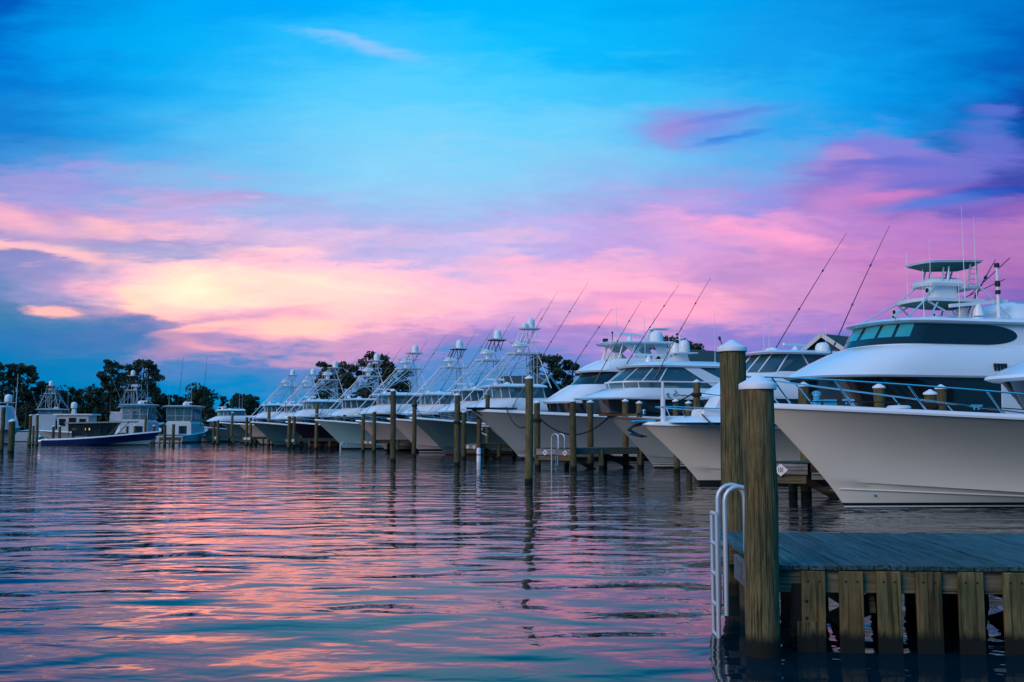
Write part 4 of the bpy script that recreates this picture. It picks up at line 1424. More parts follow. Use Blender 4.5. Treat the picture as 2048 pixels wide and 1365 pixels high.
for s in (1, -1):
    m = MB()
    m.loft([[(-10.3, s * 2.07, 6.02), (-11.4, s * 2.07, 6.02), (-11.4, s * 2.17, 6.02), (-10.3, s * 2.17, 6.02)], [(-12.6, s * 2.28, 4.6), (-14.4, s * 2.28, 4.6), (-14.4, s * 2.38, 4.6), (-12.6, s * 2.38, 4.6)]])
    m.build('arch_side', M['white'], boatD)
loft_part(boatD, 'hardtop', M['white'], [ring(5.98, -6.95, -13.4, 2.25, 2.2), ring(6.10, -6.85, -13.5, 2.3, 2.2), ring(6.28, -7.3, -13.3, 2.1, 2.0), ring(6.42, -8.6, -13.0, 1.6, 1.5), ring(6.46, -9.4, -12.6, 1.0, 1.0)])
m = MB()
m.box((-7.9, 0.3, 4.95), (0.9, 2.2, 0.7))
m.build('helm_console', M['grey_white'], boatD, bevel=0.06)
for yy in (-0.6, 0.6):
    m = MB()
    m.box((-9.2, yy, 4.85), (0.6, 0.7, 0.5))
    m.box((-9.5, yy, 5.25), (0.16, 0.7, 0.55))
    m.build('helm_seat', M['cushion'], boatD, bevel=0.05)
loft_part(boatD, 'dome_mast', M['white'], [[(-9.8, -0.3, 6.4), (-11.8, -0.3, 6.4), (-11.8, 0.3, 6.4), (-9.8, 0.3, 6.4)], [(-10.9, -0.22, 7.0), (-11.6, -0.22, 7.0), (-11.6, 0.22, 7.0), (-10.9, 0.22, 7.0)]])
loft_part(boatD, 'mast_platform', M['white'], [ring(7.0, -10.4, -12.0, 1.05, 0.3), ring(7.07, -10.35, -12.0, 1.08, 0.3)])
dome(boatD, (-11.2, 0.62, 7.07), 0.37, 0.86, 'satellite_dome')
dome(boatD, (-11.2, -0.72, 7.07), 0.37, 0.78, 'satellite_dome')
m = MB()
m.tube([(-11.2, 0.0, 7.07), (-11.2, 0, 8.3)], 0.06, 8)
m.build('mast_pole', M['white'], boatD)
for z in (7.75, 8.05, 8.3):
    m = MB()
    m.lathe([(0.08, 0), (0.09, 0.02), (0.09, 0.12), (0.05, 0.15)], (-11.05, -0.12, z), 8)
    m.build('navigation_light', M['black_plastic'], boatD)
open_radar(boatD, (-8.7, 0.4, 6.4), 2.2, 0.1, 0.42)
m = MB()
m.lathe([(0.2, 0), (0.22, 0.1), (0.15, 0.25), (0.02, 0.3)], (-9.4, -0.8, 6.4), 10)
m.build('small_dome', M['dome'], boatD)
for x, y, h in ((-7.8, 1.9, 3.2), (-9.5, 1.9, 2.6), (-12.8, 1.9, 3.8), (-6.9, -1.9, 3.0)):
    whip(boatD, (x, y, 6.1), h, 0.018)
outrigger(boatD, (-7.8, -2.2, 5.8), (-12.6, -3.0, 12.2), 0.034)
outrigger(boatD, (-8.2, 2.2, 5.0), (-12.0, 3.0, 11.8), 0.034)
m = MB()
sx, sz, y_ = -9.8, 4.24, 2.44
pts = []
for i in range(60):
    q = i / 59
    if q < 0.25:
        a_ = q / 0.25
        pts.append((sx + 0.22 - 0.30 * math.sin(a_ * 2 * PI) * 0.5 - 0.1 * a_, y_, sz + 0.22 - 0.4 * a_))
    else:
        a_ = (q - 0.25) / 0.75
        pts.append((sx + 0.1 - 1.9 * a_, y_, sz - 0.12 + 0.07 * abs(math.sin(a_ * 15)) * (1 - a_ * 0.6)))
m.tube(pts, 0.022, 5)
m.tube([(-9.0, 2.46, 4.2), (-9.15, 2.46, 4.3), (-9.1, 2.46, 4.05), (-9.3, 2.46, 3.98)], 0.03, 5)
m.build('name_script', M['stripe_dark'], boatD, ang=60)
m = MB()
m.lathe([(0.14, 0), (0.14, 0.12), (0.09, 0.16), (0.12, 0.3), (0.02, 0.36)], (-0.6, 0.1, 3.3), 10)
m.build('windlass', M['dark_metal'], boatD)

# --- boat D2: flybridge convertible
rakeE = 2.6
boatF = boat_root('flybridge_yacht', at_z(975, 69.5, 2.2), 17, rakeE, 'tan-hulled flybridge yacht with black wraparound windscreen and oval hardtop', 'yacht')
fF = make_hull(boatF, 19, 2.6, 2.1, 1.6, rakeE, M['tan'], stripes=((0.10, 0.17, DS), (0.42, 0.45, WS)), wl=0.10, nt=28)
loft_part(boatF, 'bow_pulpit', M['white'], [ring(2.14, 3.2, 0.6, 0.4, 0.35), ring(2.26, 3.25, 0.6, 0.42, 0.35)])
m = MB()
m.tube([(2.9, 0, 2.15), (3.1, 0.05, 1.75), (2.7, 0.15, 1.55)], 0.06, 6)
m.tube([(2.9, 0, 2.15), (3.25, -0.1, 1.6), (3.0, -0.3, 1.5)], 0.05, 6)
m.build('anchor', M['grey_white'], boatF)
loft_part(boatF, 'salon_window', M['dark_glass'], [ring(2.1, -2.4, -12, 2.15, 3.0), ring(3.8, -1.9, -12, 2.2, 3.0)], cap0=False)
loft_part(boatF, 'cabin_house', M['white'], [ring(3.78, -1.75, -12, 2.26, 3.2), ring(3.9, -1.6, -12, 2.28, 3.2), ring(4.3, -2.2, -12, 2.22, 3.0), ring(4.8, -3.0, -12, 2.1, 2.6), ring(5.12, -3.6, -12, 2.0, 2.3)])
loft_part(boatF, 'windscreen', M['dark_glass'], [ring(5.12, -3.7, -8, 1.98, 2.2), ring(6.02, -4.6, -8, 1.9, 2.0)])
loft_part(boatF, 'flybridge', M['white'], [ring(6.0, -4.2, -11, 2.1, 2.4), ring(6.12, -4.1, -11, 2.14, 2.4), ring(6.5, -4.8, -11, 2.1, 2.1), ring(6.9, -5.7, -11, 2.0, 1.8), ring(6.98, -6.0, -11, 1.9, 1.6)])
rb, rt = ring(6.95, -6.2, -10, 1.8, 1.3), ring(8.1, -6.6, -9.6, 1.7, 1.3)
poles(boatF, 'hardtop_frame', M['white'], [[ring_at(rb, k), ring_at(rt, k)] for k in (0.0, 0.2, 0.4, 0.6, 0.8, 1.0)], 0.045)
for s in (1, -1):
    m = MB()
    m.loft([[(-8.2, s * 1.5, 6.95), (-8.9, s * 1.5, 6.95), (-8.9, s * 1.62, 6.95), (-8.2, s * 1.62, 6.95)], [(-7.6, s * 1.4, 7.6), (-8.2, s * 1.4, 7.6), (-8.2, s * 1.52, 7.6), (-7.6, s * 1.52, 7.6)], [(-7.0, s * 1.35, 8.1), (-8.8, s * 1.35, 8.1), (-8.8, s * 1.47, 8.1), (-7.0, s * 1.47, 8.1)]])
    m.loft([[(-10.0, s * 1.5, 6.95), (-10.8, s * 1.5, 6.95), (-10.8, s * 1.6, 6.95), (-10.0, s * 1.6, 6.95)], [(-9.4, s * 1.4, 8.1), (-10.4, s * 1.4, 8.1), (-10.4, s * 1.5, 8.1), (-9.4, s * 1.5, 8.1)]])
    m.build('hardtop_arch', M['grey_white'], boatF)
loft_part(boatF, 'hardtop', M['white'], [ring(8.08, -5.9, -10.9, 1.9, 2.0), ring(8.17, -5.75, -11.0, 2.0, 2.1), ring(8.28, -6.1, -10.8, 1.8, 1.9)])
open_radar(boatF, (-8.1, 0.2, 8.28), 1.9, 0.15, 0.5)
dome(boatF, (-10.1, 0.5, 8.27), 0.5, 0.9)
m = MB()
m.beam((-9.6, -0.4, 8.2), (-10.2, -0.4, 9.35), 0.16, 0.3)
m.loft([ring(9.3, -9.7, -11.2, 0.3, 0.3), ring(9.4, -9.75, -11.3, 0.32, 0.3)])
m.build('radar_mast', M['white'], boatF)
m = MB()
m.box((-6.4, -0.3, 8.4), (0.3, 0.3, 0.3))
m.tube([(-7.0, -.4, 8.25), (-7.0, -.4, 9.0)], 0.03, 6)
m.lathe([(0.06, 0), (0.07, 0.02), (0.07, 0.14), (0.04, 0.16)], (-7.0, -.4, 8.95), 8)
m.build('masthead_light', M['black_plastic'], boatF)
m = MB()
m.box((-6.9, 0, 7.2), (0.7, 1.6, 0.5))
m.build('helm_console', M['grey_white'], boatF, bevel=0.06)
for x, y, h in ((-6.5, 1.6, 2.6), (-9.4, 1.6, 2.9)):
    whip(boatF, (x, y, 8.2), h, 0.018)
outrigger(boatF, (-3.6, -2.1, 5.2), (-8.0, -2.8, 11.1), 0.032)
outrigger(boatF, (-4.6, 2.1, 5.2), (-7.9, 2.8, 11.0), 0.032)

# --- the tower boats
ROW = [
    # tip px, Y, a, label, hull, s, stripes, shade, ndome, rl
    (820, 76, 22, 'slate green tower fishing boat, largest and nearest of the tower boats', 'slate', 1.02, ((0.06, 0.16, RS),), False, 2, 1.32),
    (775, 83.5, 24, 'tan tower fishing boat with dark anchor at its bow, behind the slate green one', 'tan', 1.02, ((0.04, 0.10, WS), (0.12, 0.28, DS)), True, 1, 1.15),
    (712, 89, 20, 'beige tower fishing boat with pale deck edge beyond the twin-sign finger dock', 'tan', 0.98, ((0.12, 0.2, DS),), True, 1, 1.08),
    (630, 97, 23, 'pale sage tower fishing boat with tall broad bow', 'sage', 1.03, ((0.06, 0.14, DS),), False, 1, 1.0),
    (572, 105, 20, 'black tower fishing boat with red line at the water', 'black', 0.98, ((0.26, 0.38, RS),), False, 1, 1.0),
    (502, 115, 25, 'dark teal tower fishing boat with pale deck edge beside the black one', 'teal', 1.0, ((0.06, 0.14, DS),), False, 1, 0.95),
    (476, 126, 21, 'grey-beige tower fishing boat squeezed between two dark hulls', 'tan', 0.95, ((0.06, 0.14, DS),), False, 1, 0.95),
    (439, 140, 24, 'small dark teal tower fishing boat, farthest of the tower boats', 'slate', 1.03, ((0.06, 0.14, DS),), False, 1, 0.8),
]
for i, (px, Y, a, label, hm, s, st, sh, nd, rl) in enumerate(ROW):
    sportfish('tower_boat', at_z(px, Y, 2.75 * s), a, label, M[hm], s=s, stripes=st, shade=sh, ndome=nd, rl=rl, seed=i + 3, rail=i < 6, zt=(9.75, 9.6, 9.55, 9.3, 9.5, 9.2, 9.4, 9.35)[i], vinyl=('vinyl', 'blue_glass', 'vinyl', 'vinyl', 'blue_glass', 'vinyl', 'vinyl', 'blue_glass')[i])
sportfish('convertible_boat', at_z(359, 152, 2.6), 24, 'tan boat with pale boxy cabin, first and farthest hull of the right row', M['tan'], s=0.93, L=15, has_tower=False, riggers=False, seed=40, rail=False,
          group='boats moored bow-out along the right-hand docks', cat='boat')

# --- boats at the far left bank
LG = 'boats at the far left docks'


def left_boat(px, Y, rz, label, hm='white', s=1.0, has_tower=False, riggers=False, name='convertible_boat', **kw):
    p = at_z(px, Y, 0)
    r, f = sportfish(name, (0, 0), 0, label, M[hm], s=s, has_tower=has_tower, riggers=riggers, group=LG, cat='boat', rail=False, **kw)
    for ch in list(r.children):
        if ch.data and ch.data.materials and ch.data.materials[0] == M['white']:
            ch.data.materials[0] = M['shaded_white']  # darker white carries the shade on the left boats
    r.location = p
    r.rotation_euler = (0, 0, R(rz))
    return r


eb = empty('cabin_boat', at_z(20, 128, 0), R(3), 'white cabin boat at the far left edge with a dome on its roof', 'boat', LG)
make_hull(eb, 12, 2.0, 2.2, 1.3, 1.2, M['shaded_white'], nt=16, stripes=((0.06, 0.2, M['stripe_dark']),))
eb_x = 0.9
loft_part(eb, 'cabin_house', M['shaded_white'], [ring(1.9, 1.75 - eb_x, -8, 1.6, 1.2), ring(3.2, 1.45 - eb_x, -8, 1.55, 1.1), ring(4.75, 0.95 - eb_x, -7.6, 1.4, 1.0), ring(4.95, 0.6 - eb_x, -7.4, 1.1, 0.8)])
for sgn in (1, -1):
    m = MB()
    m.box((-2.6, sgn * 1.58, 3.35), (4.2, 0.04, 0.10))
    m.build('side_moulding', M['shaded_white'], eb)
m = MB()
m.tube([(-0.3 - eb_x * 0.2, 0, 4.9), (-0.3 - eb_x * 0.2, 0, 5.45)], [0.16, 0.1], 8)
m.beam((-1.4, 0, 5.35), (0.5, 0, 5.35), 0.5, 0.09)
m.build('radar_mast', M['shaded_white'], eb)
dome(eb, (-0.45, 0, 5.42), 0.45, 1.0)
whip(eb, (1.0, -1.2, 2.2), 6.8, 0.04, (0.15, 0))

left_boat(128, 172, 95, 'tower boat showing a ladder-like tower behind the pilothouse boat', s=1.0, has_tower=True, riggers=True, rl=0.62, rig='alu', zt=9.0, seed=52, name='tower_boat')
left_boat(309, 182, 80, 'white tower boat behind the left convertible, tall narrow tower', s=1.12, has_tower=True, riggers=True, rl=0.95, rig='alu', zt=10.0, seed=54, name='tower_boat')


def stern_boat(px, Y, w, zc, zr, label, riggers=False, seed=1):
    """A convertible seen from astern: cockpit, white house, tall clear-curtained bridge under a hardtop."""
    rnd = random.Random(seed)
    root = empty('convertible_boat', at_z(px, Y, 0) + Vector((0, 12.5, 0)), R(90 + rnd.uniform(-4, 4)), label, 'boat', LG)
    make_hull(root, 12.5, w / 2, 2.1, 1.05, 1.6, M['shaded_white'], nt=16, stripes=((0.06, 0.2, M['stripe_dark']),))
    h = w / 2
    loft_part(root, 'cabin_house', M['shaded_white'], [ring(0.9, -2.0, -9.2, h * 0.86, 2.0), ring(zc - 0.4, -3.0, -9.2, h * 0.84, 1.8), ring(zc, -3.6, -9.0, h * 0.72, 1.5)])
    m = MB()
    m.box((-9.23, -0.3 * h, 1.75), (0.06, h * 0.5, 1.3))
    m.build('salon_door', M['dark_glass'], root)
    rb, rt = ring(zc, -4.0, -8.9, h * 0.80, 1.2), ring(zr, -4.3, -8.9, h * 0.84, 1.2)
    loft_part(root, 'bridge_enclosure', M['vinyl'], [rb, rt], cap0=False, cap1=False)
    poles(root, 'enclosure_frame', M['shaded_white'], [[ring_at(rb, k), ring_at(rt, k)] for k in (0.0, 0.2, 0.5, 0.8, 1.0)] + [[(-8.9, y * h, zc), (-8.9, y * h * 1.04, zr)] for y in (-0.8, -0.3, 0.25, 0.8)], 0.045)
    poles(root, 'curtain_rail', M['shaded_white'], [[(-8.92, -0.8 * h, lerp(zc, zr, 0.38)), (-8.92, 0.8 * h, lerp(zc, zr, 0.38))]], 0.03)
    m = MB()
    m.box((-5.2, 0, zc + 0.45), (0.8, h * 0.9, 0.9))
    m.build('helm_console', M['shaded_white'], root, bevel=0.06)
    for y in (-0.4, 0.35):
        m = MB()
        m.box((-6.6, y * h, zc + 0.5), (0.6, 0.6, 0.5))
        m.box((-6.95, y * h, zc + 0.95), (0.14, 0.6, 0.7))
        m.build('helm_seat', M['black_plastic'], root, bevel=0.04)
    loft_part(root, 'hardtop', M['shaded_white'], [ring(zr, -3.6, -9.5, h * 0.98, 1.4), ring(zr + 0.14, -3.5, -9.6, h, 1.4), ring(zr + 0.26, -4.2, -9.2, h * 0.75, 1.1)])
    dome(root, (-6.5, 0.1, zr + 0.22), 0.36, 0.55)
    open_radar(root, (-5.3, 0.1, zr + 0.22), 1.5, 1.2, 0.5)
    for y in (-0.7, 0.75):
        whip(root, (-8.6, y * h, zr + 0.2), 3.0 + rnd.uniform(-0.6, 0.6))
    if riggers:
        outrigger(root, (-6.5, 1.54, 2.4), (-7.6, 0.15, 12.5), 0.04)
        outrigger(root, (-6.5, -2.2, 2.4), (-7.6, -3.4, 12.6), 0.04)
    return root


stern_boat(248, 148, 4.7, 3.4, 5.5, 'white convertible seen from astern with a tall clear enclosure, left of the tower', seed=53)
stern_boat(347, 140, 4.5, 3.1, 5.1, 'white convertible beside the first tan hull, clear curtains over its bridge', True, seed=55)

# white pilothouse boat
p = at_z(92, 142, 0)
ph = empty('pilothouse_boat', p, R(178), 'white pilothouse boat with dark square windows behind the navy boat', 'boat', LG)
make_hull(ph, 11, 1.7, 1.75, 1.3, 1.0, M['shaded_white'], nt=16, stripes=((0.05, 0.14, DS),))
loft_part(ph, 'cabin_house', M['shaded_white'], [ring(1.5, -1.9, -6.6, 1.3, 0.8), ring(3.9, -1.7, -6.6, 1.25, 0.8)])
loft_part(ph, 'hardtop', M['shaded_white'], [ring(3.9, -1.1, -7.2, 1.5, 0.9), ring(4.1, -1.2, -7.1, 1.45, 0.9)])
for x0, x1 in ((-2.4, -3.3), (-3.8, -4.8), (-5.3, -6.2)):
    for s in (1, -1):
        m = MB()
        m.box(((x0 + x1) / 2, s * 1.31, 2.9 if x0 != -3.8 else 2.6), (x0 - x1, 0.05, 1.0 if x0 != -3.8 else 1.9))
        m.build('window', M['dark_glass'], ph)
m = MB()
m.loft([ring(4.1, -3.5, -4.2, .3, .2), ring(4.9, -3.6, -4.1, .15, .1)])
m.build('radar_mast', M['shaded_white'], ph)
dome(ph, (-3.85, 0, 4.9), 0.42, 0.9)
m = MB()
m.tube([(-0.2, 1.0, 1.8), (0.6, 0.2, 2.35), (0.6, -0.2, 2.35), (-0.2, -1.0, 1.8)], 0.03, 6)
m.build('bow_rail', M['steel'], ph)
m = MB()
m.box((-11.3, 0, 0.5), (0.7, 1.6, 1.5))
m.build('outboard_engine', M['black_plastic'], ph, bevel=0.1)

# navy boat
p = at_z(319, 124, 0)
nb = empty('navy_boat', p + Vector((-1.4, 0, 0)), R(2), 'long low navy boat with pale hull bottom, bow pointing right, lit lamp in its cabin', 'boat', LG)
fN = make_hull(nb, 12.4, 1.75, 1.62, 0.62, 1.5, M['navy'], zc=0.62, stripes=(), nt=26, wl=0.10, flare=1.3, gunwale=0.12)
m = MB()
for s in (1, -1):
    rr = []
    for i in range(20):
        t = 0.0 + 0.42 * i / 19
        c = max(0.14, fN.chine(t) * (1 - 0.0 * t))
        a_, b_ = fN(t, 0.11), fN(t, c)
        rr.append([(a_.x + 0.01, s * (a_.y + 0.02), a_.z), (b_.x + 0.01, s * (b_.y + 0.02), b_.z)])
    for i in range(19):
        q = [rr[i][0], rr[i + 1][0], rr[i + 1][1], rr[i][1]]
        m.add(q if s > 0 else q[::-1], [(0, 1, 2, 3)])
m.build('pale_bottom', M['sage'], nb)
loft_part(nb, 'transom_cap', M['white'], [[(-12.0, -1.6, 0.62), (-13.5, -1.4, 0.25), (-13.5, 1.4, 0.25), (-12.0, 1.6, 0.62)], [(-11.6, -1.6, 0.82), (-13.2, -1.4, 0.55), (-13.2, 1.4, 0.55), (-11.6, 1.6, 0.82)]])
loft_part(nb, 'roof', M['stone'], [ring(2.78, -1.5, -9.6, 1.5, 1.0, kz=0.02), ring(2.93, -1.4, -9.8, 1.52, 1.0, kz=0.02)])
segs = []
for x0, x1 in ((-3.2, -1.9), (-5.4, -5.4), (-7.4, -7.4), (-9.2, -9.3)):
    for s in (1, -1):
        segs.append([(x0 - (1.4 if x0 == -3.2 else 0), s * 1.3, 1.0), (x1 - (1.0 if x0 == -3.2 else 0), s * 1.35, 2.8)])
poles(nb, 'roof_post', M['dark_metal'], segs, 0.05)
loft_part(nb, 'cabin_glass', M['smoked'], [ring(1.1, -4.5, -8.9, 1.25, 0.5), ring(2.78, -3.7, -8.9, 1.25, 0.5)], cap0=False, cap1=False)
m = MB()
m.box((-6.0, 0, 1.4), (0.9, 1.3, 1.0))
m.build('helm_console', M['grey_white'], nb, bevel=0.08)
for yy in (-0.6, 0.6):
    m = MB()
    m.box((-7.4, yy, 1.35), (0.6, 0.7, 0.6))
    m.box((-7.75, yy, 1.9), (0.15, 0.7, 0.7))
    m.build('helm_seat', M['cushion'], nb, bevel=0.05)
m = MB()
m.box((-8.05, 1.29, 1.95), (0.75, 0.10, 0.26))
m.build('cabin_lamp', lamp_m, nb)
for i in range(3):
    m = MB()
    m.box((-13.7, -0.8 + 0.8 * i, 0.75), (0.6, 0.5, 0.9))
    m.build('outboard_engine', M['white'], nb, bevel=0.1)

# T-top boat and dark stand-off boat at left
p = at_z(196, 160, 0)
tb = empty('center_console_boat', p, R(175), 'small open boat with a flat T-top roof in front of the left woods', 'boat', LG)
make_hull(tb, 8, 1.35, 1.5, 1.1, 0.9, M['white'], nt=14)
loft_part(tb, 'roof', M['white'], [ring(4.6, -2.2, -4.6, 1.1, 0.4), ring(4.7, -2.1, -4.6, 1.12, 0.4)])
poles(tb, 'roof_post', M['alu'], [[(x, s * 0.6, 1.0), (x, s * 0.8, 4.6)] for x in (-2.8, -4.1) for s in (1, -1)], 0.035)
m = MB()
m.box((-3.4, 0, 1.8), (1.1, 0.9, 1.3))
m.build('helm_console', M['grey_white'], tb, bevel=0.1)
for dx_ in (-2.4, -4.2):
    outrigger(tb, (dx_, 1.0, 4.6), (dx_ - 0.4, 1.4, 10.0), 0.03)

# ------------------------------------------------------------------ pilings
PILE_ID = 0


def piling(px, top_y, Y, dia, label, cap=True, rope=False, z=None):
    p = at(px, top_y, Y)
    h = p.z
    base = at_z(px, Y, 0)
    root = empty('piling', base, random.uniform(0, 6), label, 'piling', 'wooden dock pilings')
    if Y > 20:
        root.rotation_euler = (R(random.uniform(-0.5, 0.5)), R(random.uniform(-0.5, 0.5)), root.rotation_euler[2])
    m = MB()
    r = dia / 2
    rnd = random.Random(int(px * 7 + Y))
    capd = r * 0.72 if cap else 0.0
    n = 20 if Y < 20 else 12
    rings = []
    for i in range(9):
        zz = lerp(-1.6, h - capd, i / 8)
        ox, oy = rnd.uniform(-.012, .012) * r * 6, rnd.uniform(-.012, .012) * r * 6
        k = 1.04 - 0.06 * i / 8
        rings.append([(ox + r * k * (1 + rnd.uniform(-.012, .012)) * math.cos(2 * PI * j / n), oy + r * k * (1 + rnd.uniform(-.012, .012)) * math.sin(2 * PI * j / n), zz) for j in range(n)])
    m.loft(rings)
    m.build('post', M['pile'], root, ang=50)
    if cap:
        m = MB()
        z0 = h - capd
        m.lathe([(r * 1.10, z0 - r * 0.22), (r * 1.13, z0 - r * 0.19), (r * 1.13, z0 + r * 0.10), (r * 1.08, z0 + r * 0.16), (r * 0.55, z0 + capd * 0.62), (0.03, h - 0.004), (0.008, h)], (0, 0, 0), 24 if Y < 20 else 12)
        m.build('cap', M['cap'], root, ang=40)
    if rope:
        m = MB()
        for k in range(3):
            zz = h - rope - 0.05 * k
            m.tube([((r + 0.035) * math.cos(a_), (r + 0.035) * math.sin(a_), zz + 0.02 * math.sin(a_)) for a_ in [2 * PI * j / 14 for j in range(15)]], 0.03, 6)
        m.build('rope_wrap', M['rope'], root, ang=60)
    return root


piling(1527, 749, 9.05, 0.30, 'nearest thick piling in front of the plank dock, white cone cap')
piling(1473.5, 680, 12.3, 0.325, 'tallest near piling at the back corner of the plank dock')
PILES = [
    (1058, 751, 37.2, .30, 'tall piling standing alone in open water left of the ladder dock', 1, 0),
    (1075, 801, 51.6, .32, 'piling at the left end of the twin-sign ladder dock, roped', 1, 1.0),
    (1147, 798, 49.2, .33, 'piling at the right end of the twin-sign ladder dock', 1, 0),
    (1181, 800, 53.5, .33, 'piling against the grey hull, second right of the ladder', 1, 0),
    (1252, 798, 52.5, .32, 'piling beside the teak pulpit, left of the cream bow', 1, 0),
    (1280, 802, 55.5, .33, 'short-looking capped piling behind the teak bow rail', 1, 0),
    (1395, 759, 43.5, .31, 'roped piling in front of the domed yacht cabin side', 1, .62),
    (1354, 798, 47.5, .30, 'small capped piling right of the white jackstaff', 1, 0),
    (1378, 802, 49.0, .30, 'piling of which only the cap shows left of the bow seats', 1, 0),
    (1613, 764, 29.6, .31, 'piling behind the near bow rail, left end of the foredeck', 1, 0),
    (1746, 776, 38.0, .28, 'thinner left piling of the middle pair behind the foredeck rail', 1, 0),
    (1764, 767, 30.2, .33, 'thicker right piling of the middle pair behind the foredeck rail', 1, 0),
    (1867.5, 779, 29.9, .36, 'lower left piling of the right pair behind the foredeck rail', 1, .45),
    (1889, 769, 31.2, .33, 'higher right piling of the right pair behind the foredeck rail', 1, 0),
    (914, 786, 55.3, .33, 'tall capped piling in front of the slate green bow, roped', 1, 1.6),
    (786, 778, 62, .34, 'tall piling in front of the anchor of the tan tower boat', 1, 0),
    (828, 802, 73.7, .32, 'piling against the tan hull with cleat-like rope on top', 0, .3),
    (927, 821, 66.5, .30, 'left piling of the second twin-sign dock', 1, 0),
    (958, 815, 65.5, .33, 'right piling of the second twin-sign dock, roped under the dark pulpit', 0, .6),
    (975, 790, 72, .33, 'piling behind the dark pulpit of the domed yacht', 0, 0),
    (748, 821, 87, .34, 'right piling of the third twin-sign dock', 1, 0),
    (726, 825, 88, .32, 'left piling of the third twin-sign dock', 1, 0),
    (632, 806, 98, .34, 'dark piling standing between the black and sage hulls', 0, 0),
    (748, 806, 100, .36, 'piling behind the third twin-sign dock, showing above it', 0, 0),
    (603, 835, 112, .3, 'short piling over the deck of the black boat', 0, 0),
    (675, 832, 104, .34, 'left short piling behind the sage foredeck', 0, 0),
    (689, 830, 104, .34, 'right short piling behind the sage foredeck', 0, 0),
    (577, 833, 101, .32, 'left piling beside the fourth sign dock', 0, 0),
    (587, 833, 102, .32, 'right piling beside the fourth sign dock', 0, 0),
    (537, 820, 118, .36, 'tall dark piling in front of the teal hull cabin', 0, 0),
    (493, 835, 122, .34, 'piling left of the grey-beige bow', 0, 0),
    (501, 836, 123, .34, 'piling touching the grey-beige bow', 0, 0),
    (427, 840, 132, .34, 'left piling of the farthest sign dock', 1, 0),
    (435, 839, 131, .34, 'right piling of the farthest sign dock', 1, 0),
    (463, 824, 138, .36, 'piling at the cabin of the farthest tan hull', 1, 0),
    (329, 850, 118, .36, 'left piling in front of the left convertible', 0, 0),
    (346, 849, 118, .36, 'right piling in front of the left convertible', 0, 0),
    (3, 815, 88, .34, 'piling cut by the left edge of the picture', 0, 0),
    (22, 838, 84, .52, 'thick piling in front of the cabin boat at the left edge', 1, 0),
    (59, 829, 116, .34, 'left one of two tall capped pilings near the left edge', 1, 0),
    (73, 828, 118, .34, 'right one of two tall capped pilings near the left edge', 1, 0),
    (66, 852, 122, .3, 'short piling between the two tall capped ones', 0, 0),
    (106, 851, 136, .36, 'left of three pilings before the pilothouse', 1, 0),
    (118.5, 851, 136, .36, 'middle of three pilings before the pilothouse', 1, 0),
    (146, 850, 136, .36, 'right of three pilings before the pilothouse', 1, 0),
    (254, 850, 134, .34, 'left of two pilings behind the navy bow', 1, 0),
    (269, 850, 134, .34, 'right of two pilings behind the navy bow', 1, 0),
    (290, 833, 142, .36, 'dark tall piling between the two left convertibles', 0, 0),
    (307, 850, 134, .34, 'short capped piling just past the navy bow', 1, 0),
]
for (px, ty, Y, dia, label, cap, rope) in PILES:
    piling(px, ty, Y, dia, label, bool(cap), rope)


# ------------------------------------------------------------------ finger docks with slip signs
def text_mesh(txt, size, m_, parent, loc, rot, ext=0.004):
    cu = bpy.data.curves.new('number', 'FONT')
    cu.body = txt
    cu.size = size
    cu.align_x = 'CENTER'
    cu.align_y = 'CENTER'
    cu.extrude = ext
    cu.offset = size * 0.008
    tmp = bpy.data.objects.new('number', cu)
    COL.objects.link(tmp)
    dg = bpy.context.evaluated_depsgraph_get()
    me = bpy.data.meshes.new_from_object(tmp.evaluated_get(dg))
    bpy.data.objects.remove(tmp)
    o = bpy.data.objects.new('number', me)
    me.materials.clear()
    me.materials.append(m_)
    COL.objects.link(o)
    o.parent = parent
    o.location = loc
    o.rotation_euler = rot
    o.scale = (0.78, 1.35, 1)
    return o


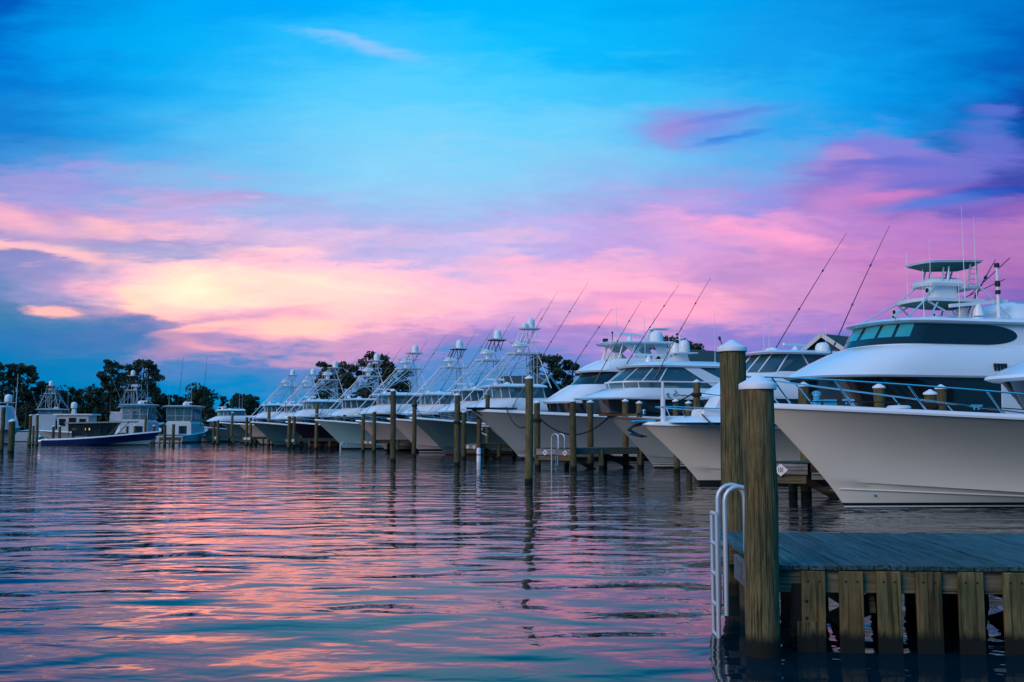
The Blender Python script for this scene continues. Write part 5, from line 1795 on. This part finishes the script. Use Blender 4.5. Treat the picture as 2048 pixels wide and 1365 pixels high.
def finger(pxa, ya, pxb, yb, dirv, length, label, signs, zdeck=1.0, group='finger docks between the slips', planks=True):
    a, b = at_z(pxa, ya, 0), at_z(pxb, yb, 0)
    d = Vector((dirv[0], dirv[1], 0)).normalized()
    e = (b - a).normalized()
    root = empty('finger_dock', a, math.atan2(e.y, e.x), label, 'dock', group)
    W_ = (b - a).length
    Mi = Matrix.Rotation(-math.atan2(e.y, e.x), 3, 'Z')
    dl = Mi @ d
    nrm = Vector((0, -1, 0))
    # end board that carries the signs, beam under it
    m = MB()
    m.box((W_ / 2, -0.05, zdeck - 0.17), (W_ + 0.1, 0.06, 0.30))
    m.build('sign_board', M['board'], root, bevel=0.008)
    m = MB()
    m.box((W_ / 2, 0.06, zdeck - 0.46), (W_, 0.12, 0.26))
    m.build('end_beam', M['beam'], root, bevel=0.01)
    for q in (0.0, 1.0):
        m = MB()
        o_ = Vector((W_ * q, 0.0, 0))
        m.beam(o_ + Vector((0, 0, zdeck - 0.14)) + dl * 0.15, o_ + dl * length + Vector((0, 0, zdeck - 0.14)), 0.08, 0.26)
        m.build('stringer', M['beam'], root, bevel=0.01)
    m = MB()
    k = int(length / 0.16)
    for i in range(k):
        c = dl * (0.08 + i * length / k)
        c0, c1 = c + Vector((-0.05, 0, zdeck)), c + Vector((W_ + 0.05, 0, zdeck))
        w2 = dl * (length / k - 0.012)
        m.loft([[c0, c1, c1 + w2, c0 + w2], [q + Vector((0, 0, 0.04)) for q in (c0, c1, c1 + w2, c0 + w2)]])
    o = m.build('deck_boards', M['plank'], root, ang=0)
    o['kind'] = 'stuff'
    # cross braces and support posts under the walk
    for i, q in enumerate((0.25, 0.6, 0.95)):
        o_ = dl * length * q
        m = MB()
        m.beam(o_ + Vector((0, 0, zdeck - 0.3)), o_ + Vector((W_, 0, -0.25)), 0.06, 0.2)
        m.build('cross_brace', M['beam'], root)
        for s in (0.05, W_ - 0.05):
            m = MB()
            m.tube([o_ + Vector((s, 0, -1.5)), o_ + Vector((s, 0, zdeck - 0.02))], 0.13, 10)
            m.build('support_post', M['pile'], root)
    for (fx, txt, sz) in signs:
        c = Vector((W_ * fx, -0.095, zdeck - 0.20))
        m = MB()
        m.loft([[c + Vector((sz, y, 0)), c + Vector((0, y, sz * 0.86)), c + Vector((-sz, y, 0)), c + Vector((0, y, -sz * 0.86))] for y in (0.012, 0.0)])
        sg = m.build('sign', M['sign'], root, ang=0)
        if txt:
            text_mesh(txt, sz * 0.70, M['ink'], sg, c + Vector((0, -0.006, 0)), (PI / 2, 0, 0))
        else:
            m = MB()
            for i in (-1, 0, 1):
                m.box(c + Vector((i * sz * 0.26, -0.006, 0)), (sz * 0.17, 0.008, sz * 0.42))
            m.build('number', M['ink'], sg)
    return root


finger(1490, 29.3, 1614, 28.6, (0.97, 0.24), 6.0, 'finger dock with the 101 diamond sign, under the near bow', [(0.60, '101', 0.21)], zdeck=1.02)
ld = finger(1076, 51.3, 1147, 49.4, (0.90, 0.42), 6.5, 'finger dock with 104 and 103 diamond signs and a steel ladder', [(0.24, '104', 0.17), (0.80, '103', 0.17)], zdeck=1.0)
finger(929, 66.6, 957, 65.6, (0.9, 0.42), 6.0, 'finger dock with two small diamond signs before the slate green boat', [(0.3, '', 0.15), (0.75, '', 0.15)])
finger(727, 88, 747, 87, (0.9, 0.42), 9.0, 'finger dock with two small diamond signs before the beige tower boat', [(0.3, '', 0.15), (0.75, '', 0.15)])
finger(572, 101.5, 590, 101, (0.9, 0.42), 6.0, 'finger dock with pale diamond signs left of the black boat bow', [(0.3, '', 0.2), (0.75, '', 0.2)])
finger(486, 122, 502, 121.5, (0.9, 0.42), 6.0, 'finger dock with pale diamond signs at the grey-beige bow', [(0.3, '', 0.22), (0.75, '', 0.22)])
finger(427, 132, 436, 131, (0.9, 0.42), 8.0, 'finger dock with tiny pale signs at the farthest tan hull', [(0.5, '', 0.25)])
for (pa, Y, pb, lab) in ((55, 124, 84, 'low dark dock by the two tall capped pilings'), (318, 122, 362, 'low dark dock in front of the left convertible'), (215, 140, 310, 'low dark dock behind the navy boat')):
    a, b = at_z(pa, Y, 0), at_z(pb, Y, 0)
    root = empty('low_dock', a, 0, lab, 'dock', 'low docks at the left')
    W_ = b.x - a.x
    m = MB()
    m.box((W_ / 2, 0.8, 0.92), (W_, 1.6, 0.08))
    m.build('deck', M['plank'], root)
    m = MB()
    m.box((W_ / 2, 0.0, 0.72), (W_, 0.08, 0.3))
    m.build('stringer', M['beam'], root)
    for i in range(int(W_ / 1.2) + 1):
        m = MB()
        m.box((min(W_ - 0.1, 0.1 + i * 1.2), -0.06, 0.25), (0.2, 0.05, 1.3))
        m.build('slat', M['slat'], root)

# ladder on the 104/103 dock
def ladder(loc, rz, label, gap=0.42, drop=1.3, top=0.62, reach=0.55, zdeck=1.0, r=0.024, low=0.5, lz=0.15):
    root = empty('steel_ladder', loc, rz, label, 'ladder')
    for s in (0, 1):
        y = gap * s
        m = MB()
        pts = [(0, y, zdeck - drop * 0.55), (0, y, zdeck + top - reach / 2)]
        for i in range(1, 9):
            a_ = PI - PI * i / 8
            pts.append((reach / 2 + reach / 2 * math.cos(a_), y, zdeck + top - reach / 2 + reach / 2 * math.sin(a_)))
        pts.append((reach, y, zdeck + 0.02))
        m.tube(pts, r, 10)
        m.build('hand_rail', M['alu'], root, ang=60)
    for s in (0, 1):
        y = gap * (0.14 + 0.72 * s)
        m = MB()
        m.tube([(-0.07, y, zdeck + lz), (-0.07, y, -0.7)], r * 0.9, 8)
        m.build('stile', M['alu'], root, ang=60)
    k = 0
    z = zdeck + lz
    while z > -0.6:
        m = MB()
        m.tube([(-0.07, gap * 0.14, z), (-0.07, gap * 0.86, z)], r * 0.9, 8)
        m.build('rung', M['alu'], root, ang=60)
        z -= 0.29
    return root


p = at_z(1103, 50.2, 0)
e = (at_z(1147, 49.4, 0) - at_z(1076, 51.3, 0)).normalized()
ladder(p + Vector((0, -0.28, 0)), math.atan2(e.y, e.x), 'steel boarding ladder with two hoops between the 104 and 103 signs', gap=0.42, drop=1.5, top=0.75, reach=0.5, zdeck=1.0, r=0.032, lz=-0.28)
tw = at_z(682, 96.5, 0)
ladder(tw + Vector((0, 0, 0)), 0.3, 'tiny pale ladder in the water at the sage bow', top=0.3, zdeck=0.4, r=0.03)
wp = empty('white_post', at_z(957.5, 60.5, 0), 0, 'short white plastic post in the water below the second twin signs', 'post')
m = MB()
m.lathe([(0.13, -0.6), (0.13, 0.78), (0.10, 0.84), (0.02, 0.86)], (0, 0, 0), 12)
m.build('tube', M['cap'], wp)
m = MB()
m.lathe([(0.135, 0.40), (0.14, 0.41), (0.14, 0.45), (0.135, 0.46)], (0, 0, 0), 12)
m.build('band', M['ink'], wp)

# ------------------------------------------------------------------ the near plank dock
DOCK_A = -0.063
DOCK_O = Vector((2.26, 9.22, 0))
dock = empty('plank_dock', DOCK_O, DOCK_A, 'near weathered plank dock with slatted front at lower right', 'dock')
DW, DL, DZ = 2.9, 6.2, 0.77
m = MB()
m.box((0, 0, 0), (0.138, DW, 0.045))
pl0 = m.build('plank', M['plank'], dock, ang=0, bevel=0.005)
npl = int(DL / 0.146)
rnd = random.Random(3)
for i in range(npl):
    o = pl0 if i == 0 else pl0.copy()
    if i:
        COL.objects.link(o)
    o.parent = dock
    o.location = (0.07 + i * 0.146, DW / 2 - 0.03 + rnd.uniform(-.012, .012), DZ - 0.0225 + rnd.uniform(-.003, .003))
    o.rotation_euler = (rnd.uniform(-.002, .002), rnd.uniform(-.012, .012), rnd.uniform(-.002, .002))
for yy in (0.04, 0.95, 1.9, DW - 0.12):
    m = MB()
    m.box((DL / 2, yy, DZ - 0.045 - 0.105), (DL - 0.02, 0.06, 0.205))
    m.build('joist', M['beam'], dock, bevel=0.006)
m = MB()
m.box((-0.03, 0.60, DZ - 0.045 - 0.13), (0.045, 1.15, 0.24))
m.build('end_fascia', M['board'], dock, bevel=0.005)
m = MB()
m.box((-0.05, 2.4, DZ - 0.19), (0.05, 0.9, 0.34))
m.build('end_fascia', M['board'], dock, bevel=0.005)
for xx in (0.9, 2.6, 4.3):
    m = MB()
    m.box((xx, DW / 2, DZ - 0.25 - 0.1), (0.1, DW - 0.2, 0.2))
    m.build('cross_beam', M['beam'], dock)
    m = MB()
    m.tube([(xx, DW - 0.5, -1.4), (xx, DW - 0.5, DZ - 0.3)], 0.14, 12)
    m.build('support_post', M['pile'], dock)
    m = MB()
    m.beam((xx + 0.12, 0.1, DZ - 0.35), (xx + 0.12, DW - 0.2, -0.35), 0.05, 0.18)
    m.build('cross_brace', M['beam'], dock)
rnd = random.Random(8)
for i, cx in enumerate((2.72, 3.06, 3.40, 3.75, 4.115, 4.505, 4.87, 5.24)):
    u = (cx - DOCK_O.x)
    w_ = 0.215 + rnd.uniform(-.006, .008)
    m = MB()
    hgt = DZ - 0.05 + 0.9
    m.box((0, 0, 0), (w_, 0.048, hgt))
    o = m.build('slat', M['slat'], dock, ang=0, bevel=0.006)
    o.location = (u, -0.022, (DZ - 0.055 - 0.9 + 0.0) / 2)
    o.rotation_euler = (0, rnd.uniform(-.012, .012), 0)
    m = MB()
    for bx in (-0.05, 0.05):
        m.tube([(bx, -0.022, hgt / 2 - 0.09), (bx, -0.028, hgt / 2 - 0.09)], 0.010, 8)
    nl = m.build('bolt', M['rust'], o, ang=0)
    m = MB()
    m.box((0, 0, 0), (w_, 0.048, hgt))
    o = m.build('rear_slat', M['slat'], dock, ang=0)
    o.location = (u + 0.05, DW - 0.05, (DZ - 0.055 - 0.9) / 2)
m = MB()
m.box((0.40, -0.03, 0.10), (0.17, 0.05, 0.34))
m.build('slat_stub', M['slat'], dock, bevel=0.006)
m = MB()
m.box((0.36, 0.02, 0.40), (0.16, 0.08, 0.40))
m.tube([(0.40, -0.02, 0.45), (0.40, -0.05, 0.45)], 0.02, 8)
m.tube([(0.40, -0.02, 0.30), (0.40, -0.05, 0.30)], 0.02, 8)
m.build('iron_bracket', M['rust'], dock, bevel=0.006)
m = MB()
m.tube([(0.16, 1.25, -1.4), (0.16, 1.25, DZ - 0.26)], 0.15, 14)
m.build('support_post', M['pile'], dock)

ladder(Vector((2.055, 9.72, 0)), 0.0, 'near aluminium boarding ladder with two hoops beside the thick pilings', gap=0.33, drop=1.0, top=0.67, reach=0.27, zdeck=0.77, r=0.024, lz=0.40)


# ------------------------------------------------------------------ mooring lines
def line(a, b, sag, label, r=0.02):
    m = MB()
    a, b = Vector(a), Vector(b)
    pts = [a.lerp(b, i / 16) - Vector((0, 0, sag * 4 * (i / 16) * (1 - i / 16))) for i in range(17)]
    c = a.copy()
    m.tube([q - c for q in pts], r, 6)
    o = m.build('mooring_line', M['rope'], None, ang=60)
    o.location = c
    tag(o, label, 'rope', 'dark mooring lines')


line(at(1226, 826, 50.6), at(1080, 838, 51.5), 0.95, 'dark mooring line sagging from the teak pulpit to the ladder dock', 0.04)
line(at(1012, 815, 62.6), at(1056, 851, 51.0), 0.55, 'dark mooring line hanging from the domed yacht bow towards the tall piling', 0.04)
line(at(1404, 829, 35.3), at(1468, 872, 31.0), 0.12, 'dark line from the bow seats down to the near pilings', 0.025)
line(at(1345, 808, 45.5), at(1391, 783, 43.5), 0.05, 'dark line rising to the roped piling before the domed yacht', 0.03)
line(at(1400, 786, 43.4), at(1470, 791, 40.0), 0.05, 'thin dark line running right from the roped piling', 0.02)
line(at(845, 832, 78.0), at(833, 815, 73.8), 0.1, 'short dark line at the slate green bow', 0.03)
